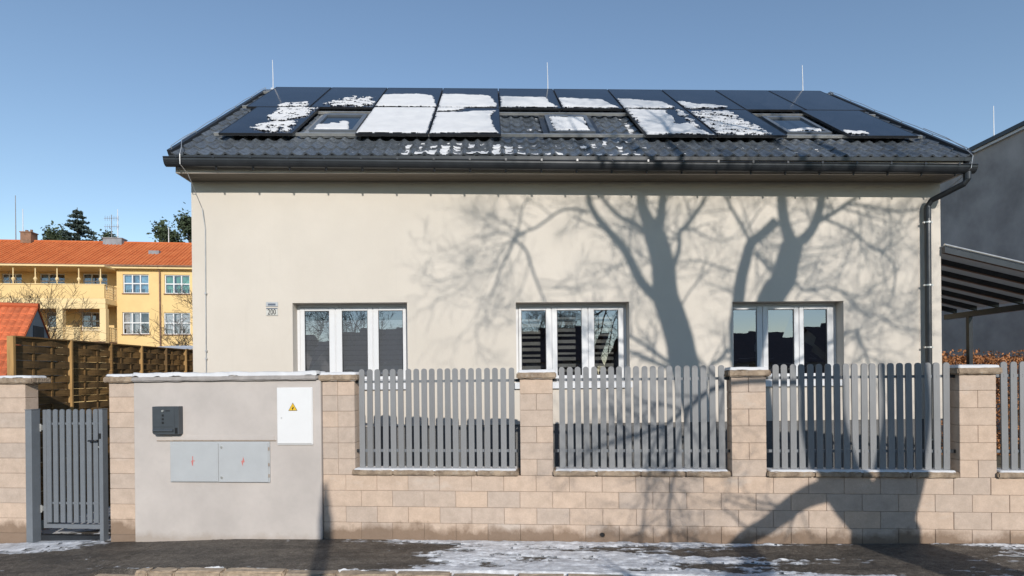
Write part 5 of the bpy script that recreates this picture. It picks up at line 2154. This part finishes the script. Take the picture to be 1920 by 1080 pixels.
LIMBS = [
 ('t1', None, [(8.43, -0.9), (8.02, -0.35), (7.82, 0.4), (7.78, 1.04), (7.46, 2.21), (7.41, 2.49), (7.3, 2.87), (7.19, 3.2), (7.17, 3.42), (7.16, 3.64), (7.12, 3.86), (7.05, 4.11), (7.01, 4.24)], 0.27, 0.17),
 ('t1L', 't1', [(7.01, 4.24), (6.9, 4.46), (6.83, 4.65), (6.81, 4.82)], 0.12, 0.08),
 ('t1R', 't1', [(7.01, 4.24), (7.12, 4.46), (7.14, 4.65), (7.17, 4.85)], 0.1, 0.06),
 ('A', 't1', [(7.22, 3.07), (6.97, 3.26), (6.78, 3.48), (6.65, 3.75), (6.51, 4.0), (6.32, 4.22), (6.13, 4.44), (6.01, 4.65), (5.97, 4.82)], 0.09, 0.045),
 ('A2', 'A', [(5.98, 4.54), (5.86, 4.58), (5.72, 4.6), (5.52, 4.57), (5.29, 4.41), (5.12, 4.3), (4.97, 4.25), (4.81, 4.15)], 0.025, 0.02),
 ('A3', 'A2', [(4.81, 4.15), (4.73, 3.95), (4.59, 3.67), (4.48, 3.38)], 0.025, 0.012),
 ('A4', 'A2', [(4.81, 4.15), (4.87, 4.32), (4.94, 4.64), (5.06, 4.8)], 0.018, 0.01),
 ('A5', 'A2', [(4.8, 4.12), (4.98, 3.95), (5.08, 3.64), (5.18, 3.36), (5.26, 3.16)], 0.025, 0.014),
 ('A6', 'A2', [(4.81, 4.15), (4.64, 4.03), (4.54, 3.86), (4.48, 3.67)], 0.016, 0.008),
 ('A7', 'A2', [(4.81, 4.15), (4.61, 4.22), (4.37, 4.19), (4.18, 4.15)], 0.016, 0.007),
 ('B', 't1', [(6.9, 4.24), (6.68, 4.38), (6.46, 4.49), (6.27, 4.68), (6.16, 4.82)], 0.045, 0.028),
 ('Cc', 't1', [(7.31, 3.67), (7.39, 3.89), (7.42, 4.05), (7.42, 4.24), (7.56, 4.37), (7.73, 4.6), (7.83, 4.79)], 0.045, 0.028),
 ('C2', 'Cc', [(7.54, 4.3), (7.76, 4.21), (8.06, 4.08), (8.23, 4.13)], 0.013, 0.008),
 ('E1', 't1', [(7.29, 2.13), (7.1, 2.26), (6.96, 2.36), (6.74, 2.52), (6.58, 2.6)], 0.035, 0.022),
 ('E2', 't1', [(7.29, 2.05), (7.04, 2.16), (6.82, 2.27), (6.58, 2.35)], 0.04, 0.025),
 ('E3', 't1', [(7.79, 1.3), (7.87, 2.04), (8.01, 2.18), (8.15, 2.32), (8.29, 2.4)], 0.03, 0.03),
 ('t2', None, [(8.43, -0.9), (8.62, -0.17), (8.72, 0.5), (8.68, 1.2), (8.62, 2.2), (8.88, 3.15), (9.07, 3.44), (9.15, 3.72), (9.24, 4.02)], 0.29, 0.19),
 ('t2L', 't2', [(9.24, 4.02), (9.17, 4.21), (9.11, 4.41), (9.07, 4.79)], 0.12, 0.085),
 ('t2R', 't2', [(9.24, 4.02), (9.47, 4.16), (9.64, 4.43), (9.73, 4.79)], 0.1, 0.07),
 ('t2M', 't2', [(8.68, 1.2), (8.38, 1.9), (8.3, 2.6), (8.36, 3.17), (8.4, 3.47), (8.48, 3.77), (8.57, 4.05), (8.77, 4.21), (8.97, 4.41)], 0.12, 0.08),
 ('M2', 't2M', [(8.56, 4.08), (8.38, 4.41), (8.24, 4.65), (8.15, 4.82)], 0.03, 0.025),
 ('M3', 't2M', [(8.62, 3.91), (8.76, 3.77), (8.9, 3.61)], 0.03, 0.03),
 ('R1', 't2R', [(9.67, 4.4), (9.92, 4.54), (10.15, 4.69), (10.32, 4.81)], 0.05, 0.03),
 ('R2', 'R1', [(10.12, 4.67), (10.43, 4.65), (10.69, 4.61), (10.95, 4.56), (11.29, 4.6)], 0.026, 0.02),
 ('R3', 't2R', [(9.78, 4.43), (9.92, 4.38), (10.15, 4.27), (10.34, 4.15), (10.51, 3.99), (10.74, 3.88), (10.88, 3.74), (10.92, 3.51), (10.87, 3.24)], 0.026, 0.014),
 ('R4', 'R2', [(10.32, 4.6), (10.35, 4.4), (10.36, 4.15), (10.34, 3.9)], 0.018, 0.01),
 ('R5', 't2', [(9.15, 3.61), (9.32, 3.38), (9.49, 3.29), (9.77, 3.35), (9.99, 3.3), (10.36, 3.18), (10.53, 3.32)], 0.028, 0.014),
 ('R6', 'R5', [(9.99, 3.3), (10.19, 3.13), (10.36, 2.93), (10.64, 2.89), (10.81, 2.76), (11.18, 2.65)], 0.02, 0.012),
 ('R7', 't2', [(9.0, 2.0), (10.13, 2.63), (10.33, 2.49), (10.44, 2.21)], 0.026, 0.02),
 ('D1', 't2M', [(8.29, 3.61), (8.09, 3.66), (7.76, 3.78), (7.51, 3.78)], 0.016, 0.01),
 ('G1', 't1', [(7.79, 0.9), (6.74, 0.93), (6.34, 0.71), (6.06, 0.5), (5.84, 0.42), (5.61, 0.38)], 0.04, 0.02),
 ('G2', 't1', [(8.02, -0.35), (7.69, -0.42), (7.46, -0.53), (7.16, -0.77), (6.89, -0.93), (6.5, -1.3), (5.9, -1.5)], 0.15, 0.08),
 ('G3', 'G1', [(6.34, 0.71), (6.2, 0.3), (6.12, -0.1), (6.05, -0.55), (6.08, -1.0)], 0.022, 0.016),
 ('G4', 'G1', [(6.06, 0.5), (5.85, 0.1), (5.8, -0.4), (5.72, -0.9)], 0.018, 0.012),
]
K0 = 8.5                                  # metres from the facade back to the big tree, along the sunlight
tree = thing('street_tree', 'big bare forked tree across the street, its shadow falling on the facade', 'tree', WORLD, tuple(HF.w(8.43, WB, 0) + Vector((SUN.x, SUN.y, 0)) * K0 - Vector((0, 0, .4))))
T1, T2 = Geo(), Geo()
r = random.Random(42)
paths = {}


def limb_point(a, z, k):
    return HF.w(a, WB, z) + SUN * k


def nearest_k(parent, a, z):
    best = min(paths[parent], key=lambda q: (q[0] - a) ** 2 + (q[1] - z) ** 2)
    return best[2]


ends = {}
for name, par, pts, w0, w1 in LIMBS:
    k0 = K0 if par is None else nearest_k(par, *pts[0])
    kd = r.uniform(-.9, .9) if par else r.uniform(-.3, .3)
    if name[0] == 'G':
        kd = abs(kd)
    L_ = sum(math.dist(p, q) for p, q in zip(pts[:-1], pts[1:]))
    kd *= min(1.0, L_ / 1.5)
    # smooth the polyline (Catmull-Rom)
    P = [pts[0]] + pts + [pts[-1]]
    sm = []
    for i in range(1, len(P) - 2):
        for s in range(4):
            t = s / 4
            f_ = lambda c: .5 * (2 * P[i][c] + (P[i + 1][c] - P[i - 1][c]) * t + (2 * P[i - 1][c] - 5 * P[i][c] + 4 * P[i + 1][c] - P[i + 2][c]) * t * t + (3 * P[i][c] - P[i - 1][c] - 3 * P[i + 1][c] + P[i + 2][c]) * t ** 3)
            sm.append((f_(0), f_(1)))
    sm.append(pts[-1])
    n = len(sm)
    path = []
    for i, (a, z) in enumerate(sm):
        u = i / (n - 1)
        path.append((a, z, k0 + kd * u))
    paths[name] = path
    V3 = [limb_point(*q) for q in path]
    rad = [.96 * (w0 + (w1 - w0) * i / (n - 1)) for i in range(n)]
    if par is None:
        base = HF.w(8.43, WB, 0) + SUN * K0
        gp = Vector((base.x, base.y, -.3))
        st = V3[0]
        tr_ = [gp, gp.lerp(st, .1), gp.lerp(st, .55)]
        V3 = tr_ + V3
        rad = [.58, .44, .40] + rad
        rad[3] = .37
    T1.tube(V3, rad, 10 if w0 > .08 else 6, cap=True)
    ends[name] = (V3[-1], (V3[-1] - V3[-3]).normalized(), rad[-1])
    # twigs along it
    ntw = int(L_ * (6.0 if w0 < .06 else 2.6)) + 1
    for q in range(ntw):
        i = r.randint(max(1, int(len(V3) * .2)) if par else len(V3) // 2, len(V3) - 2)
        d = (V3[i + 1] - V3[i]).normalized()
        side = rand_perp(d, r)
        nd = (d * r.uniform(.3, .9) + side).normalized()
        grow(T1, T2, V3[i], nd, r.uniform(.45, 1.15), min(rad[i] * .55, r.uniform(.010, .024)), 2, r, droop=.05, up=.06)
for nm, ln in (('t1L', 3.2), ('t1R', 3.0), ('A', 2.4), ('B', 2.0), ('Cc', 2.2), ('t2L', 3.4), ('t2R', 3.2), ('M2', 1.8), ('R1', 2.0), ('R2', 1.4), ('A4', 1.0)):
    p, d, r0 = ends[nm]
    grow(T1, T2, p, (d + Vector((0, 0, .35))).normalized(), ln, r0 * .95, 4, r, up=.06)
for nm in ('A3', 'A5', 'A6', 'A7', 'R3', 'R5', 'R6', 'D1', 'C2', 'E1', 'E2', 'G1', 'G3', 'G4', 'G2', 'R4', 'R7'):
    p, d, r0 = ends[nm]
    grow(T1, T2, p, d, r.uniform(.7, 1.2), r0, 3, r, droop=.06)
T1.build('trunk', M_BARK, tree, smooth=True, fix=False)
T2.build('crown', M_TWIG, tree, fix=False)

MINR[0] = .007
bare_tree('bare_tree', 'leafless bushy tree in front of the school balconies, at the left edge', -25.9, 29, 8.2, 3, 4, spread=.75)
bare_tree('bare_tree', 'dense brown leafless tree rising behind the red cottage roof', -27.6, 27, 8.6, 33, 4, spread=.9)
bare_tree('bare_tree', 'thin leafless tree before the school windows, beside the cream house', -16.2, 29.5, 6.6, 9, 4, spread=.8)


def conifer(x, y, h, z0, w, seed, label, mat, lumpy=False, group='evergreens behind the school'):
    th = thing('conifer_tree', label, 'tree', WORLD, (x, y, z0), group)
    r = np.random.RandomState(seed)
    g = Geo()
    g.tube([(x, y, z0), (x, y, z0 + h)], [.35, .04], 7)
    P_ = []
    if lumpy:
        for k in range(16):
            t = r.uniform(.45, 1.0)
            an_ = r.uniform(0, 6.28)
            rr_ = w * r.uniform(.1, 1.0) * (1.15 - t * .6)
            c = np.array([x + rr_ * math.cos(an_), y + rr_ * math.sin(an_) * .6, z0 + h * t])
            g.tube([(x, y, z0 + h * max(.3, t - .14)), tuple(c)], [.09, .03], 4)
            m = 330
            d = r.normal(size=(m, 3)) * np.array([w * .2, w * .2, h * .028])
            P_.append(c + d)
    else:
        nlev = 34
        for k in range(nlev):
            t = k / nlev
            R_ = w * (1 - t) ** .85 * r.uniform(.82, 1.08) + .1
            zc = z0 + h * (.12 + .88 * t)
            for b in range(11):
                an_ = r.uniform(0, 6.28)
                L_ = R_ * r.uniform(.7, 1.1)
                m = int(22 + 40 * (1 - t))
                u = r.rand(m) ** .7
                sag = -.22 * L_ * u + .14 * L_ * u * u
                P_.append(np.stack([x + math.cos(an_) * L_ * u + r.normal(0, .10, m), y + math.sin(an_) * L_ * u + r.normal(0, .10, m), zc + sag + r.normal(0, .07, m)], 1))
    g.build('trunk', M_BARK, th, fix=False)
    leaf_cloud('crown', np.concatenate(P_), 0.21 if not lumpy else .22, mat, th, seed)


conifer(-58.1, 75, 23.4, 1.7, 8.6, 2, 'tall dark spruce rising behind the red school roof', M_CONIF)
conifer(-61.2, 76, 20.9, 1.0, 2.2, 4, 'loose pine left of the tall spruce behind the school', M_PINE, True)
conifer(-54.7, 76, 21.0, .6, 2.0, 6, 'small pine tip right of the tall spruce behind the school', M_PINE, True)
conifer(-45.6, 74, 21.2, .6, 2.4, 8, 'loose pine behind the right end of the school roof', M_PINE, True)
conifer(-42.4, 74, 22.6, .6, 2.8, 12, 'dense pine half hidden by the cream house', M_PINE, True)

# ================================================================== ACROSS THE STREET (seen only as shadows and in the panes)
pb = FF.w(-.857, 0, 0)
KP = 10.0
px_, py_ = pb.x + SUN.x * KP / math.cos(SUN_EL) * math.cos(SUN_EL), pb.y + SUN.y * KP / math.cos(SUN_EL) * math.cos(SUN_EL)
tip = .66 + KP * math.sin(SUN_EL)
lp = thing('concrete_pole', 'slim concrete pole across the street whose shadow falls on the pavement', 'pole', WORLD, (px_, py_, -.4))
g = Geo()
g.tube([(px_, py_, -.4), (px_, py_, tip - .42)], [.105, .085], 14)
g.build('shaft', M_CONC, lp)
g = Geo()
g.tube([(px_, py_, tip - .42), (px_, py_, tip - .22), (px_, py_, tip - .21), (px_, py_, tip)], [.07, .06, .045, .025], 12)
g.build('finial', M_DARKM, lp)


def far_house(label, x0, x1, y0, y1, ez, rz_, wm_, seed):
    th = thing('opposite_house', label, 'house', WORLD, ((x0 + x1) / 2, (y0 + y1) / 2, -.4), 'houses across the street')
    gg = Geo()
    holes = []
    n = max(1, int((x1 - x0) / 3))
    for k in range(n):
        c = x0 + (k + .5) * (x1 - x0) / n
        holes.append((c - .6, c + .6, .9, 2.3))
    facade(gg, x0, x1, -.4, ez, holes, 0, -.2)
    gg.v = [(x, y1 + y, z) for x, y, z in gg.v]
    gg.quad((x0, y0, -.4), (x0, y1, -.4), (x0, y1, ez), (x0, (y0 + y1) / 2, rz_ - .05), (x0, y0, ez))
    gg.quad((x1, y0, -.4), (x1, y1, -.4), (x1, y1, ez), (x1, (y0 + y1) / 2, rz_ - .05), (x1, y0, ez))
    gg.quad((x0, y0, -.4), (x1, y0, -.4), (x1, y0, ez), (x0, y0, ez))
    gg.build('wall', wm_, th, fix=False)
    for h in holes:
        w_ = Geo()
        w_.quad((h[0], y1 - .15, h[2]), (h[1], y1 - .15, h[2]), (h[1], y1 - .15, h[3]), (h[0], y1 - .15, h[3]))
        w_.build('window', M_SOLAR, th, fix=False)
    ym = (y0 + y1) / 2
    q = Geo()
    q.quad((x0 - .4, y1 + .5, ez - .25), (x1 + .4, y1 + .5, ez - .25), (x1 + .4, ym, rz_), (x0 - .4, ym, rz_))
    q.quad((x0 - .4, y0 - .5, ez - .25), (x1 + .4, y0 - .5, ez - .25), (x1 + .4, ym, rz_), (x0 - .4, ym, rz_))
    ro = q.build('roof', M_OPPR, th, fix=False)
    c = Geo()
    cx = x0 + (x1 - x0) * .3
    c.box(cx, cx + .7, ym - .3, ym + .3, rz_ - .6, rz_ + .9)
    c.build('chimney', M_BRICK, ro)


far_house('low beige house across the street behind the photographer', -24, -11, -24, -15, 2.8, 4.6, M_OPP1, 1)
far_house('long grey house across the street straight behind the photographer', -9.5, 6.5, -26, -17, 2.9, 5.2, M_OPP2, 5)
far_house('low grey house across the street to the right behind the photographer', 9, 22, -25, -16, 2.7, 4.7, M_OPP2, 2)
far_house('beige house with a low roof across the street, far right', 24, 36, -26, -17, 2.8, 5.4, M_OPP1, 3)
for i, (x, y, h, lab) in enumerate(((-9, -20, 8.5, 'bare tree across the street left of the low grey house'), (-1.5, -24, 9.5, 'bare tree across the street straight behind the photographer'), (4.5, -21, 8.2, 'bare tree across the street beside the low grey house'), (-17, -29, 10.0, 'bare tree behind the low beige house'), (16, -33, 10.0, 'bare tree behind the low grey house'))):
    bare_tree('bare_tree', lab, x, y, h, 20 + i, 4, 'bare trees across the street', .6)
